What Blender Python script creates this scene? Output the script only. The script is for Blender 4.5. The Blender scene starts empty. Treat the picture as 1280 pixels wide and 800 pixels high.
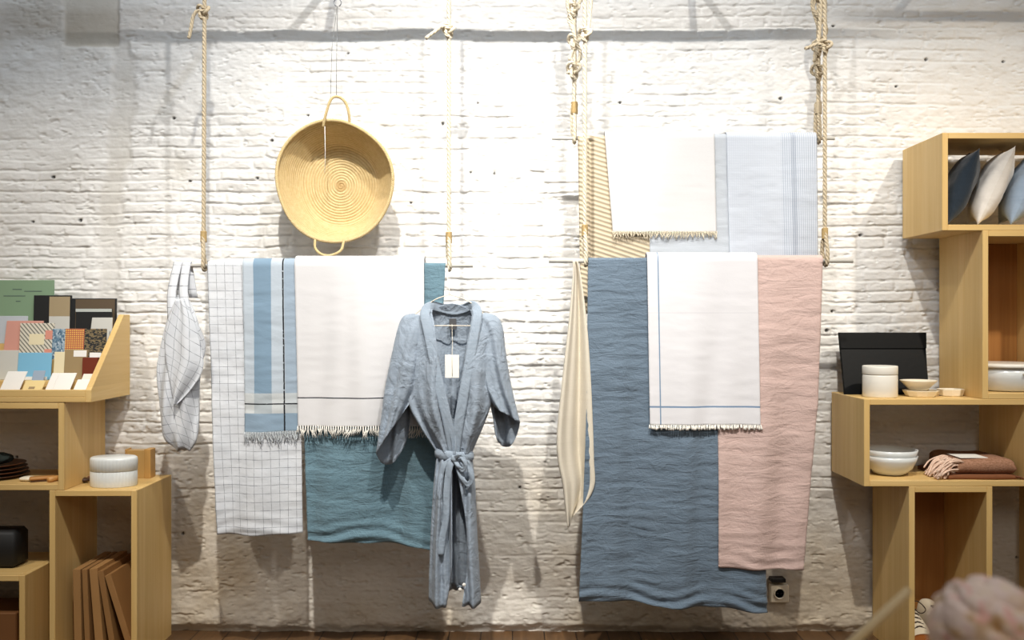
import bpy, math, random
import numpy as np
from mathutils import Vector, noise as mn

PI = math.pi
D0, S, CZ = 3.5, 0.003, 1.17          # camera distance to wall, metres per pixel on the wall, camera height
SC = bpy.context.scene
COL = SC.collection
def P(px, py, h=0.0):
    k = S*(D0-h)/D0
    return ((px-640)*k, -h, CZ+(400-py)*k)
def X_(px, h): return (px-640)*S*(D0-h)/D0
def Z_(py, h): return CZ+(400-py)*S*(D0-h)/D0
def lerp(a, b, t): return a+(b-a)*t
def interp(pts, x):
    xs = [p[0] for p in pts]; ys = [p[1] for p in pts]
    return float(np.interp(x, xs, ys))
def smooth_pts(pts, n):
    """Catmull-Rom through points (tuples of any dimension)"""
    P_ = [np.array(p, float) for p in pts]
    P_ = [2*P_[0]-P_[1]]+P_+[2*P_[-1]-P_[-2]]
    out = []
    for i in range(1, len(P_)-2):
        a, b, c, d = P_[i-1:i+3]
        for k in range(n):
            t = k/n
            out.append(0.5*((2*b)+(-a+c)*t+(2*a-5*b+4*c-d)*t*t+(-a+3*b-3*c+d)*t**3))
    out.append(P_[-2])
    return out

# ------------------------------------------------------------------ numpy noise
class VN:
    def __init__(s, seed, n=256):
        s.t = np.random.RandomState(seed).rand(n, n)*2-1; s.n = n
    def __call__(s, x, y):
        xi = np.floor(x).astype(int); yi = np.floor(y).astype(int)
        fx = x-xi; fy = y-yi
        fx = fx*fx*(3-2*fx); fy = fy*fy*(3-2*fy)
        n = s.n
        a = s.t[xi % n, yi % n]; b = s.t[(xi+1) % n, yi % n]
        c = s.t[xi % n, (yi+1) % n]; d = s.t[(xi+1) % n, (yi+1) % n]
        return (a*(1-fx)+b*fx)*(1-fy)+(c*(1-fx)+d*fx)*fy
    def fbm(s, x, y, o=4):
        r = 0; am = 1; f = 1; t = 0
        for k in range(o):
            r = r+am*s(x*f+k*17.3, y*f+k*5.7); t += am; am *= .5; f *= 2.03
        return r/t
def sstep(a, b, x):
    t = np.clip((x-a)/(b-a), 0, 1)
    return t*t*(3-2*t)

# ------------------------------------------------------------------ object helpers
def wloc(o):
    v = Vector((0, 0, 0))
    while o is not None:
        v = v+o.location; o = o.parent
    return v
def link(name, me, mat, parent=None, origin=None):
    o = bpy.data.objects.new(name, me); COL.objects.link(o)
    if mat is not None:
        for m in (mat if isinstance(mat, (list, tuple)) else [mat]): me.materials.append(m)
    if parent is not None: o.parent = parent
    return o
def obj(name, V, F, mat, parent=None, smooth=True, uv=None, mi=None, origin=None):
    """V world-space verts; faces F; uv: per vertex"""
    A = np.array(V, float).reshape(-1, 3)
    if parent is not None: off = np.array(wloc(parent))
    elif origin is not None: off = np.array(origin, float)
    else:
        mn_, mx_ = A.min(0), A.max(0)
        off = np.array([(mn_[0]+mx_[0])/2, (mn_[1]+mx_[1])/2, mn_[2]])
    A = A-off
    me = bpy.data.meshes.new(name)
    me.from_pydata(A.tolist(), [], [list(map(int, f)) for f in F])
    if smooth: me.polygons.foreach_set('use_smooth', [True]*len(me.polygons))
    if uv is not None:
        l = me.uv_layers.new(name='UVMap')
        idx = np.empty(len(me.loops), dtype=np.int32); me.loops.foreach_get('vertex_index', idx)
        l.data.foreach_set('uv', np.array(uv, float)[idx].ravel())
    if mi is not None: me.polygons.foreach_set('material_index', mi)
    me.validate(); me.update()
    o = link(name, me, mat, parent)
    if parent is None: o.location = off
    return o
def tag(o, label, cat, group=None):
    o['label'] = label; o['category'] = cat
    if group: o['group'] = group
    return o
def thing(name, label, cat, loc, group=None):
    o = bpy.data.objects.new(name, None); COL.objects.link(o); o.location = loc
    o.empty_display_size = .05
    return tag(o, label, cat, group)
def struct(o): o['kind'] = 'structure'; return o

class MB:
    def __init__(s): s.V = []; s.F = []; s.uv = []
    def add(s, V, F):
        b = len(s.V); s.V += [tuple(v) for v in V]; s.F += [[i+b for i in f] for f in F]; return s
    def build(s, name, mat, parent=None, smooth=True, **k): return obj(name, s.V, s.F, mat, parent, smooth, **k)
def box(x0, x1, y0, y1, z0, z1, b=.0015):
    """box with chamfered edges"""
    x0, x1 = min(x0, x1), max(x0, x1); y0, y1 = min(y0, y1), max(y0, y1); z0, z1 = min(z0, z1), max(z0, z1)
    b = min(b, (x1-x0)/3, (y1-y0)/3, (z1-z0)/3)
    V = []; idx = {}
    for sx in (0, 1):
        for sy in (0, 1):
            for sz in (0, 1):
                c = ((x0, x1)[sx], (y0, y1)[sy], (z0, z1)[sz]); d = ((1, -1)[sx], (1, -1)[sy], (1, -1)[sz])
                for ax in range(3):
                    p = [c[k]+(0 if k == ax else d[k]*b) for k in range(3)]
                    idx[(sx, sy, sz, ax)] = len(V); V.append(tuple(p))
    F = []
    def I(s, ax): return idx[(s[0], s[1], s[2], ax)]
    for ax in range(3):
        o = [k for k in range(3) if k != ax]
        for s in (0, 1):
            q = []
            for a, c in ((0, 0), (1, 0), (1, 1), (0, 1)):
                t = [0, 0, 0]; t[ax] = s; t[o[0]] = a; t[o[1]] = c; q.append(I(t, ax))
            F.append(q)
    for ax in range(3):      # edge along ax
        o = [k for k in range(3) if k != ax]
        for a in (0, 1):
            for c in (0, 1):
                t0 = [0, 0, 0]; t0[o[0]] = a; t0[o[1]] = c; t1 = list(t0); t1[ax] = 1
                F.append([I(t0, o[0]), I(t1, o[0]), I(t1, o[1]), I(t0, o[1])])
    for s in [(a, c, d) for a in (0, 1) for c in (0, 1) for d in (0, 1)]:
        F.append([I(s, 0), I(s, 1), I(s, 2)])
    # fix winding
    cx, cy, cz = (x0+x1)/2, (y0+y1)/2, (z0+z1)/2
    C = Vector((cx, cy, cz)); out = []
    for f in F:
        p = [Vector(V[i]) for i in f]; n = (p[1]-p[0]).cross(p[2]-p[0]); m = sum(p, Vector())/len(p)
        out.append(f if n.dot(m-C) > 0 else f[::-1])
    return V, out
def xform(VF, fn): return [fn(Vector(v)) for v in VF[0]], VF[1]
def tube(path, r, n=8, cap=True, closed=False):
    """path list of 3-tuples; r scalar or list"""
    P_ = [Vector(p) for p in path]; m = len(P_)
    V = []; F = []
    up = None
    for i in range(m):
        if closed: t = (P_[(i+1) % m]-P_[i-1]).normalized()
        else: t = (P_[min(i+1, m-1)]-P_[max(i-1, 0)]).normalized()
        if up is None:
            up = Vector((0, 0, 1)) if abs(t.z) < .8 else Vector((0, 1, 0))
        a = t.cross(up)
        if a.length < 1e-6: a = t.orthogonal()
        a.normalize(); up = a.cross(t).normalized()
        rr = r[i] if isinstance(r, (list, tuple)) else r
        for k in range(n):
            q = 2*PI*k/n
            V.append(P_[i]+a*math.cos(q)*rr+up*math.sin(q)*rr)
    for i in range(m if closed else m-1):
        j = (i+1) % m
        for k in range(n):
            F.append([i*n+k, i*n+(k+1) % n, j*n+(k+1) % n, j*n+k][::-1])
    if cap and not closed:
        F.append([k for k in range(n)]); F.append([(m-1)*n+k for k in range(n)][::-1])
    return V, F
def resample(path, step):
    P_ = [Vector(p) for p in path]; d = [0]
    for i in range(1, len(P_)): d.append(d[-1]+(P_[i]-P_[i-1]).length)
    n = max(2, int(d[-1]/step)); xs = np.linspace(0, d[-1], n+1)
    A = np.array([list(p) for p in P_])
    return [tuple(np.interp(x, d, A[:, k]) for k in range(3)) for x in xs], xs
def rope(path, r=.0075, pitch=.045, strands=3, step=.004, n=6):
    """laid rope: three helical strands about the path"""
    pts, xs = resample(path, step); P_ = [Vector(p) for p in pts]; m = len(P_)
    ups = []; up = None
    for i in range(m):
        t = (P_[min(i+1, m-1)]-P_[max(i-1, 0)]).normalized()
        if up is None: up = Vector((0, 1, 0)) if abs(t.y) < .8 else Vector((1, 0, 0))
        a = t.cross(up).normalized(); up = a.cross(t).normalized(); ups.append((a.copy(), up.copy()))
    mb = MB()
    for s in range(strands):
        q = [P_[i]+(ups[i][0]*math.cos(2*PI*(s/strands+xs[i]/pitch))+ups[i][1]*math.sin(2*PI*(s/strands+xs[i]/pitch)))*r*.5 for i in range(m)]
        mb.add(*tube(q, r*.56, n))
    return mb
def lathe(prof, c, n=48, rx=1, ry=1):
    """prof: (r,z) list; c centre base; closed where r=0"""
    V = []; F = []; m = len(prof)
    for (r, z) in prof:
        r = max(r, 1e-5)
        for k in range(n):
            q = 2*PI*k/n; V.append((c[0]+r*rx*math.cos(q), c[1]+r*ry*math.sin(q), c[2]+z))
    for i in range(m-1):
        for k in range(n):
            F.append([i*n+k, i*n+(k+1) % n, (i+1)*n+(k+1) % n, (i+1)*n+k])
    return V, F
def grid_faces(nu, nv, wrap=False):
    F = []
    for j in range(nv-1):
        for i in range(nu if wrap else nu-1):
            F.append([j*nu+i, j*nu+(i+1) % nu, (j+1)*nu+(i+1) % nu, (j+1)*nu+i])
    return F
def solid(o, t=.0015, off=0):
    m = o.modifiers.new('thickness', 'SOLIDIFY'); m.thickness = t; m.offset = off; return o

# ------------------------------------------------------------------ material helpers
class G:
    def __init__(s, name):
        s.m = bpy.data.materials.new(name); s.m.use_nodes = True
        s.t = s.m.node_tree; s.N = s.t.nodes; s.L = s.t.links
        s.b = s.N['Principled BSDF']
    def n(s, t, **k):
        x = s.N.new(t)
        for a, b in k.items(): setattr(x, a, b)
        return x
    def put(s, sock, v):
        if hasattr(v, 'links') or isinstance(v, bpy.types.NodeSocket): s.L.new(v, sock)
        elif isinstance(v, (tuple, list)):
            sock.default_value = tuple(v)+((1,) if len(v) == 3 and sock.type == 'RGBA' else ())
        else: sock.default_value = v
    def math(s, op, a, b=0.0, c=None):
        x = s.n('ShaderNodeMath', operation=op); s.put(x.inputs[0], a); s.put(x.inputs[1], b)
        if c is not None: s.put(x.inputs[2], c)
        return x.outputs[0]
    def mix(s, f, a, b, bt='MIX'):
        x = s.n('ShaderNodeMix', data_type='RGBA', blend_type=bt)
        s.put(x.inputs[0], f); s.put(x.inputs[6], a); s.put(x.inputs[7], b); return x.outputs[2]
    def coord(s, w='Object'): return s.n('ShaderNodeTexCoord').outputs[w]
    def map(s, v, scale=(1, 1, 1), loc=(0, 0, 0), rot=(0, 0, 0)):
        x = s.n('ShaderNodeMapping'); s.L.new(v, x.inputs[0])
        x.inputs['Scale'].default_value = scale; x.inputs['Location'].default_value = loc; x.inputs['Rotation'].default_value = rot
        return x.outputs[0]
    def noise(s, v, scale=5, detail=3, rough=.5, dist=0):
        x = s.n('ShaderNodeTexNoise'); s.L.new(v, x.inputs['Vector'])
        x.inputs['Scale'].default_value = scale; x.inputs['Detail'].default_value = detail
        x.inputs['Roughness'].default_value = rough; x.inputs['Distortion'].default_value = dist
        return x.outputs[0]
    def ramp(s, f, stops):
        x = s.n('ShaderNodeValToRGB'); s.L.new(f, x.inputs[0]); e = x.color_ramp.elements
        while len(e) < len(stops): e.new(.5)
        for i, (p, c) in enumerate(stops): e[i].position = p; e[i].color = tuple(c)+(1,) if len(c) == 3 else c
        return x.outputs[0]
    def bump(s, h, strength=.3, dist=.01, prev=None):
        x = s.n('ShaderNodeBump'); x.inputs['Strength'].default_value = strength; x.inputs['Distance'].default_value = dist
        s.L.new(h, x.inputs['Height'])
        if prev is not None: s.L.new(prev, x.inputs['Normal'])
        return x.outputs[0]
    def sep(s, v):
        x = s.n('ShaderNodeSeparateXYZ'); s.L.new(v, x.inputs[0]); return x.outputs
    def line(s, u, period, width, phase=0.0):
        """1 within a line of `width` every `period`"""
        a = s.math('ADD', u, phase); f = s.math('FRACT', s.math('DIVIDE', a, period))
        return s.math('LESS_THAN', f, width/period)
    def band(s, u, a, b):
        return s.math('MULTIPLY', s.math('GREATER_THAN', u, a), s.math('LESS_THAN', u, b))
    def fin(s, col, rough=.6, normal=None, **k):
        s.put(s.b.inputs['Base Color'], col); s.put(s.b.inputs['Roughness'], rough)
        if normal is not None: s.L.new(normal, s.b.inputs['Normal'])
        for a, v in k.items(): s.put(s.b.inputs[a.replace('_', ' ')], v)
        return s.m
def srgb(r, g, b):
    return tuple(((c/255)/12.92 if c/255 <= .04045 else ((c/255+.055)/1.055)**2.4) for c in (r, g, b))
def plain(name, rgb, rough=.6, nscale=0, amt=.06, **k):
    g = G(name); c = srgb(*rgb)
    if nscale:
        f = g.noise(g.coord(), nscale, 4)
        c2 = tuple(x*(1-amt*2.5) for x in c); c3 = tuple(min(1, x*(1+amt)) for x in c)
        col = g.mix(f, c2, c3)
        return g.fin(col, rough, g.bump(f, .15, .002), **k)
    return g.fin(c, rough, **k)

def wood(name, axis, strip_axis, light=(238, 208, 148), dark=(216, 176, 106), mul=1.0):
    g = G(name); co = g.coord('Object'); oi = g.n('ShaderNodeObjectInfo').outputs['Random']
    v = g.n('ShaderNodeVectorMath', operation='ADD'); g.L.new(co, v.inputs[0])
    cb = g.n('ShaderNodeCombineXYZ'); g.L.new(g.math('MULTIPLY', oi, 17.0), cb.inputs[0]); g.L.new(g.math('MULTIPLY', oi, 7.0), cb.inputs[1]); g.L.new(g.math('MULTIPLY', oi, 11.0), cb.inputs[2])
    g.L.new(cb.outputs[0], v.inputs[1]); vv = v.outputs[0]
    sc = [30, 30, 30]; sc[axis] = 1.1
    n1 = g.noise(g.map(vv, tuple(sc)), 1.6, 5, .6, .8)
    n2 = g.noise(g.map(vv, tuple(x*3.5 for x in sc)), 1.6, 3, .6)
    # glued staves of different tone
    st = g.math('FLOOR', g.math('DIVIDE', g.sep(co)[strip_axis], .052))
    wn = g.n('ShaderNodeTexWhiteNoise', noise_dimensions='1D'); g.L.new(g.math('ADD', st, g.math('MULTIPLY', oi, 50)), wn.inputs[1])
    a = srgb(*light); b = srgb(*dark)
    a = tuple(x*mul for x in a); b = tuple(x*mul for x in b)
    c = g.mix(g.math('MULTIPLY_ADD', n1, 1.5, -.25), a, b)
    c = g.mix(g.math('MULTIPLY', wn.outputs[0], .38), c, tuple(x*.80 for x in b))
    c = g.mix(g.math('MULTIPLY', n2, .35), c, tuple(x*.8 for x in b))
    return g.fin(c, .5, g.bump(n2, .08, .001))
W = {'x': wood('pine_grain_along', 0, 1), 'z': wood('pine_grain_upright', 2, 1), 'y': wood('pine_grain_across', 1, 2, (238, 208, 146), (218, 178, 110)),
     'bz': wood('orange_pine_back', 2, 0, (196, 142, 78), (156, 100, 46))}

def linen(name, rgb, rgb2=None, wr=.35, weave=.15, stretch=(6, 1, 26), fine=380, crumple=0):
    g = G(name); co = g.coord('Object')
    w = g.noise(g.map(co, stretch), 1.0, 5, .62, .5)
    f = g.noise(g.map(co, (1, .3, 2.4)), fine*.4, 2, .6)
    thr = g.noise(g.map(co, (2, 1, 60)), 3.0, 3)
    a = srgb(*rgb); b = srgb(*(rgb2 or tuple(int(x*.86) for x in rgb)))
    c = g.mix(g.math('MULTIPLY_ADD', thr, .9, -.1), a, b)
    c = g.mix(g.math('MULTIPLY', f, .35), c, tuple(x*.75 for x in a))
    nb = g.bump(w, wr, .012); nb = g.bump(f, weave, .0015, nb)
    if crumple:
        cn = g.noise(g.map(co, (1, 1, .7)), 17, 4, .6, 1.2); cr = g.math('ABSOLUTE', g.math('SUBTRACT', cn, .5))
        nb = g.bump(cr, crumple, .016, nb)
    return g.fin(c, .9, nb, Sheen_Weight=.15)
def woven(name, fn, wr=.25, rough=.9):
    """fn(g,u,v)->colour socket; u, v in metres from the cloth's UV map"""
    g = G(name); uv = g.sep(g.coord('UV')); co = g.coord('Object')
    c = fn(g, uv[0], uv[1])
    w = g.noise(g.map(co, (7, 1, 14)), 1.0, 4, .6, .4); f = g.noise(co, 220, 2)
    nb = g.bump(w, wr, .010); nb = g.bump(f, .12, .001, nb)
    return g.fin(c, rough, nb, Sheen_Weight=.1)

M = {}
M['white_cloth'] = linen('white_cotton', (216, 215, 216), (209, 208, 209), .10, .08, (3, 1, 4))
M['teal_linen'] = linen('teal_blue_linen', (112, 142, 156), (86, 118, 134), .6, .25, (11, 1, 40), crumple=.4)
M['blue_linen'] = linen('slate_blue_linen', (112, 129, 146), (84, 103, 121), .6, .25, (11, 1, 44), crumple=.35)
M['robe_linen'] = linen('grey_blue_linen', (160, 172, 187), (130, 146, 163), .55, .2, (9, 1, 9), crumple=.75)
M['robe_dark'] = linen('grey_blue_linen_trim', (160, 173, 188), (132, 148, 165), .4, .2, (9, 1, 9), crumple=.5)
M['pink_linen'] = linen('dusty_pink_linen', (214, 188, 181), (198, 167, 158), .5, .2, (9, 1, 34), crumple=.3)
M['cream_cloth'] = linen('cream_linen', (222, 214, 198), (210, 200, 182), .25, .2, (5, 1, 6))
M['grey_cloth'] = linen('pale_grey_cotton', (188, 194, 202), (176, 182, 190), .25, .1)
M['fringe_white'] = plain('white_thread', (238, 234, 226), .9)
M['fringe_grey'] = plain('grey_thread', (190, 196, 200), .9)
M['fringe_cream'] = plain('cream_thread', (222, 210, 186), .9)
M['fringe_pink'] = plain('pink_thread', (226, 196, 176), .9)
M['fringe_brown'] = plain('brown_thread', (120, 72, 46), .9)
def checks(g, u, v):
    base = g.mix(g.noise(g.coord(), 12, 3), srgb(222, 224, 228), srgb(208, 213, 221))
    lu = g.line(u, .0285, .0016); lv = g.line(v, .0285, .0018)
    l = g.math('MAXIMUM', lu, lv)
    br = g.math('MULTIPLY_ADD', g.noise(g.map(g.coord('UV'), (30, 30, 1)), 2, 2), 1.2, -.05)
    return g.mix(g.math('MULTIPLY', l, br), base, srgb(58, 66, 84))
M['check'] = woven('white_check_linen', checks, .35)
def stripes(g, u, v):       # u across .2 m, v down from the rod
    light = srgb(184, 195, 206); mid = srgb(124, 150, 172)
    c = g.mix(g.band(u, .036, .096), light, mid)
    c = g.mix(g.band(u, .140, .20), c, srgb(158, 175, 192))
    lowband = g.band(v, .432, .500)
    c = g.mix(g.math('MULTIPLY', lowband, .45), c, srgb(222, 220, 212))
    c = g.mix(g.band(v, .500, .60), c, srgb(138, 160, 180))
    ln = g.math('MAXIMUM', g.band(u, .1335, .1385), g.band(v, .466, .4705))
    ln = g.math('MULTIPLY', ln, g.math('GREATER_THAN', g.noise(g.map(g.coord('UV'), (40, 60, 1)), 2, 2), .36))
    return g.mix(ln, c, srgb(22, 26, 34))
M['stripes'] = woven('blue_striped_cotton', stripes, .3)
def whiteline(g, u, v):
    c = srgb(222, 221, 223); return g.mix(g.band(v, .4455, .4495), c, srgb(40, 44, 52))
M['white_line'] = woven('white_cotton_black_line', whiteline, .10)
def whiteblue(g, u, v):
    c = srgb(222, 221, 225)
    l = g.math('MAXIMUM', g.band(u, .034, .038), g.band(v, .490, .4955))
    c = g.mix(l, c, srgb(116, 142, 172))
    return g.mix(g.math('MULTIPLY', g.band(v, .176, .178), .3), c, srgb(170, 168, 176))
M['white_blue'] = woven('white_cotton_blue_line', whiteblue, .10)
def waffle(g, u, v):
    c = srgb(194, 200, 210)
    vs = g.math('MULTIPLY', g.line(u, .0075, .003), g.math('MULTIPLY_ADD', g.math('GREATER_THAN', u, .19), .55, .18))
    hs = g.math('MULTIPLY', g.line(v, .009, .003), .14)
    return g.mix(g.math('MAXIMUM', vs, hs), c, srgb(150, 161, 178))
M['waffle'] = woven('pale_blue_waffle', waffle, .25)
def ribbed():
    g = G('beige_ribbed_knit'); uv = g.sep(g.coord('UV'))
    t = g.math('ADD', g.math('MULTIPLY', uv[1], 390), g.math('MULTIPLY', uv[0], -120))
    s = g.math('SINE', t); nz = g.noise(g.coord(), 60, 3)
    c = g.mix(g.math('MULTIPLY_ADD', s, .5, .5), srgb(176, 162, 138), srgb(206, 194, 172))
    c = g.mix(g.math('MULTIPLY', nz, .3), c, srgb(190, 170, 140))
    return g.fin(c, .95, g.bump(s, .45, .003))
M['ribbed'] = ribbed()
def rope_mat(name, rgb):
    g = G(name); n = g.noise(g.coord(), 90, 3); a = srgb(*rgb)
    return g.fin(g.mix(n, tuple(x*.7 for x in a), a), .95, g.bump(n, .3, .001))
M['rope'] = rope_mat('cotton_rope', (236, 224, 200)); M['rope_dk'] = rope_mat('weathered_rope', (208, 192, 164)); M['twine'] = rope_mat('jute_twine', (204, 176, 124))
def straw():
    g = G('woven_straw'); co = g.coord('Object')
    n = g.noise(co, 70, 4, .7); n2 = g.noise(co, 9, 3)
    a = g.n('ShaderNodeAttribute', attribute_name='coil').outputs['Fac']
    c = g.mix(n, srgb(178, 150, 98), srgb(232, 214, 170)); c = g.mix(g.math('MULTIPLY', n2, .35), c, srgb(216, 184, 120))
    c = g.mix(a, c, srgb(166, 130, 76))
    return g.fin(c, .75, g.bump(n, .5, .002))
M['straw'] = straw()
M['rod'] = plain('white_painted_rod', (214, 212, 206), .45, 30)
M['steel'] = plain('dull_steel', (120, 122, 126), .4, Metallic=.8)
M['black_iron'] = plain('black_iron', (40, 40, 42), .5, 20)
M['wire_white'] = plain('white_coated_wire', (226, 216, 200), .4)
M['tag'] = plain('white_card', (246, 244, 238), .6)
M['ceramic'] = plain('white_ceramic', (236, 232, 222), .25, 8, .02)
M['ceramic_grey'] = plain('pale_grey_ceramic', (222, 226, 226), .22, 8, .03)
M['ceramic_warm'] = plain('warm_white_ceramic', (238, 228, 206), .3, 8, .03)
M['leather'] = plain('black_leather', (5, 7, 9), .45, 60, .1, Specular_IOR_Level=.12)
M['black'] = plain('matt_black', (14, 14, 15), .6)
M['navy'] = linen('navy_linen', (26, 42, 56), (18, 32, 46), .5, .2, (9, 3, 9))
M['pale_blue'] = linen('pale_blue_linen', (160, 178, 198), (140, 160, 184), .5, .2, (9, 3, 9))
M['pillow_white'] = linen('white_linen', (238, 232, 224), (226, 218, 208), .5, .2, (9, 3, 9))
def glassy(name, rgb, rough=.05, tr=.9):
    g = G(name); return g.fin(srgb(*rgb), rough, None, Transmission_Weight=tr, IOR=1.45)

# ------------------------------------------------------------------ camera and render look
cam = bpy.data.cameras.new('camera'); co_ = bpy.data.objects.new('camera', cam); COL.objects.link(co_)
co_.location = (0, -D0, CZ); co_.rotation_euler = (PI/2, 0, 0)
cam.sensor_width = 36; cam.lens = 36*(D0/S)/1280
cam.dof.use_dof = True; cam.dof.focus_distance = 3.25; cam.dof.aperture_fstop = 2.4
SC.camera = co_
SC.view_settings.view_transform = 'Standard'; SC.view_settings.look = 'None'
SC.view_settings.exposure = -0.04; SC.view_settings.gamma = 1.0
SC.cycles.use_denoising = True
SC.cycles.max_bounces = 8

# ------------------------------------------------------------------ wall
def build_wall():
    st = .0046; sz = .0027
    xs = np.arange(-3.0, 3.0+st, st); zs = np.arange(0, 2.62+sz, sz)
    nx, nz = len(xs), len(zs)
    Xg, Zg = np.meshgrid(xs, zs)
    n1, n2, n3, n4 = VN(1), VN(2), VN(3), VN(4)
    # sagging, wobbling courses
    wx = Xg+.008*n1.fbm(Xg*5, Zg*5, 3)+.004*n2.fbm(Xg*24, Zg*24, 2)
    wz = Zg+.012*n3.fbm(Xg*1.6, Zg*2, 3)+.0045*n4.fbm(Xg*14, Zg*14, 3)
    CH, BL = .0412, .172
    row = np.floor(wz/CH).astype(int)
    rs = np.random.RandomState(7); roff = rs.rand(400); 
    hdr = (rs.rand(400) > .62)
    r_ = row % 400
    bl = np.where(hdr[r_], BL*.62, BL)
    bx = wx/bl+roff[r_]
    colm = np.floor(bx).astype(int)
    fx = (bx-colm)*bl; fz = wz-row*CH
    dx = np.minimum(fx, bl-fx); dz = np.minimum(fz, CH-fz)
    tbl = np.random.RandomState(9).rand(256, 256, 5)
    t = tbl[row % 256, colm % 256]
    # rounded brick profile
    jw = .0012+.0026*t[..., 3]
    ez = sstep(0, .0062, dz-jw*.5+.0012*n2.fbm(Xg*60, Zg*60, 2)); ex = sstep(0, .008, dx-.0022+.001*n1.fbm(Xg*60, Zg*60, 2))
    ex = 1-(1-ex)*(.35+.65*t[..., 4])
    prof = ez*ex
    brick = prof*(.0052+.0042*t[..., 0])+prof*(t[..., 1]-.42)*.0062*(fz/CH-.5)*2+prof*(t[..., 2]-.5)*.005*(fx/bl-.5)*2
    # paint fills some joints
    fill = sstep(-.25, .35, n3.fbm(Xg*4.2+9, Zg*11+4, 4))
    u = Xg/S+640; v = 400-(Zg-CZ)/S               # pixel-like coordinates of the wall surface, for where it is plastered over
    smooth_low = sstep(.62, .34, Zg-.16*sstep(420, 330, u)+.10*n1.fbm(Xg*2.3, Zg*2.3, 3))*np.where(np.abs(u-650) < 75, .55, 1)
    left_rough = sstep(300, 90, u+50*n2.fbm(Xg*3, Zg*3, 2))*sstep(330, 60, v)
    top_soft = sstep(330, 60, v+50*n4.fbm(Xg*2, Zg*3, 3))
    amt = np.clip(1-.68*fill-.95*smooth_low-.35*left_rough-.38*top_soft, .08, 1)
    H = brick*amt*.88+.010*(1-amt)*.7
    H += .011*n3.fbm(Xg*3.2, Zg*3.8, 3)+.0025*(1-.8*smooth_low)*n2.fbm(Xg*9, Zg*30, 3)+.0032*n1.fbm(Xg*22, Zg*34, 3)*(.5+.8*(left_rough+smooth_low*.5+.3*top_soft))
    H += .0018*n4.fbm(Xg*60, Zg*95, 3)
    # chipped arrises and pits
    pit = n2.fbm(Xg*38, Zg*60, 3); H -= .0050*sstep(.30, .60, pit)
    # plastered-over chase and patch at the upper left
    ch_c = 143+8*np.sin(v*.015)+5*n1(Xg*0+1, Zg*9); ch = sstep(19, 8, np.abs(u-ch_c)+6*n2.fbm(Xg*22, Zg*22, 3))*sstep(40, 55, v)*sstep(520, 380, v)
    H = H*(1-ch*.55)-.0065*ch
    pt = sstep(37, 32, np.abs(u-113)+2*n2.fbm(Xg*20, Zg*20, 2))*sstep(60, 55, v+2*n3.fbm(Xg*20, Zg*20, 2)); H = H*(1-pt*.8)-.006*pt
    hole = np.exp(-(((u-222)/17)**2+((v-212)/22)**2)); H -= .014*hole
    r2 = sstep(.035, 0, np.abs(((u-225)+(v-100)*.75))*S)*sstep(150, 120, v)*sstep(48, 60, v); H -= .004*r2  # diagonal band, slightly sunken and tinted greyer
    # rough battered foot of the wall
    foot = sstep(.16, .02, Zg+.05*n1.fbm(Xg*4, Zg*4, 3)); H += foot*(.016+.016*n3.fbm(Xg*11, Zg*14, 4)); H -= .02*sstep(.035, 0, Zg+.01*n2.fbm(Xg*9, Zg*9, 2))
    holes = np.zeros_like(H)
    rr = np.random.RandomState(5)
    pts = [(236, 226), (216, 147), (597, 128), (618, 216), (588, 215), (1042, 32), (1158, 74), (1256, 76), (955, 168), (775, 128), (976, 123), (300, 470), (650, 610), (40, 277), (99, 275)]
    for k in range(40): pts.append((rr.uniform(-100, 1380), rr.uniform(40, 760)))
    for (a, b) in pts:
        q = (((u-a)/rr.uniform(1.3, 2.3))**2+((v-b)/rr.uniform(1.2, 2.2))**2)
        holes = np.maximum(holes, sstep(1.6, .5, q))
    H -= .008*holes
    H = np.clip(H, -.03, .034)-.012
    V = np.stack([Xg, -H, Zg], -1).reshape(-1, 3)
    me = bpy.data.meshes.new('wall_back')
    nq = (nx-1)*(nz-1)
    i = np.arange(nz-1)[:, None]*nx+np.arange(nx-1)[None, :]
    q = np.stack([i, i+1, i+nx+1, i+nx], -1).reshape(-1)
    me.vertices.add(nx*nz); me.vertices.foreach_set('co', V.ravel())
    me.loops.add(nq*4); me.loops.foreach_set('vertex_index', q.astype(np.int32))
    me.polygons.add(nq); me.polygons.foreach_set('loop_start', np.arange(0, nq*4, 4, dtype=np.int32)); me.polygons.foreach_set('loop_total', np.full(nq, 4, dtype=np.int32))
    me.polygons.foreach_set('use_smooth', np.ones(nq, dtype=bool))
    me.update(calc_edges=True)
    # tint masks for the paint: unpainted plaster and greyer patches (r), pit/hole (g), low stain plus painted warm shade (b)
    low = sstep(.78, .25, Zg+.12*n2.fbm(Xg*2, Zg*2, 3))*(.35+.65*sstep(-.3, .5, n4.fbm(Xg*2.6+3, Zg*3, 4)))
    bare_grey = np.clip(np.maximum(ch*.42*(.7+.6*n2.fbm(Xg*6, Zg*3, 3)), pt*.8)+.5*hole+.35*r2, 0, 1)*(.8+.3*n1.fbm(Xg*12, Zg*12, 3))
    blot = sstep(.25, .7, n3.fbm(Xg*3+20, Zg*3+8, 5))*.35*sstep(420, 60, u+v*.6)
    col = np.stack([np.clip(np.maximum(bare_grey, blot), 0, 1), holes, low, np.ones_like(H)], -1).reshape(-1, 4)
    ca = me.color_attributes.new('tint', 'FLOAT_COLOR', 'POINT'); ca.data.foreach_set('color', col.astype(np.float32).ravel())
    g = G('white_painted_brick'); co = g.coord('Object')
    at = g.n('ShaderNodeAttribute', attribute_name='tint'); s = g.n('ShaderNodeSeparateColor'); g.L.new(at.outputs['Color'], s.inputs[0])
    nz_ = g.noise(co, 6, 6, .65); f = g.noise(co, 55, 4, .7)
    c = g.mix(g.math('MULTIPLY_ADD', nz_, 1.6, -.4), srgb(235, 234, 232), srgb(219, 217, 213))
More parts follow.
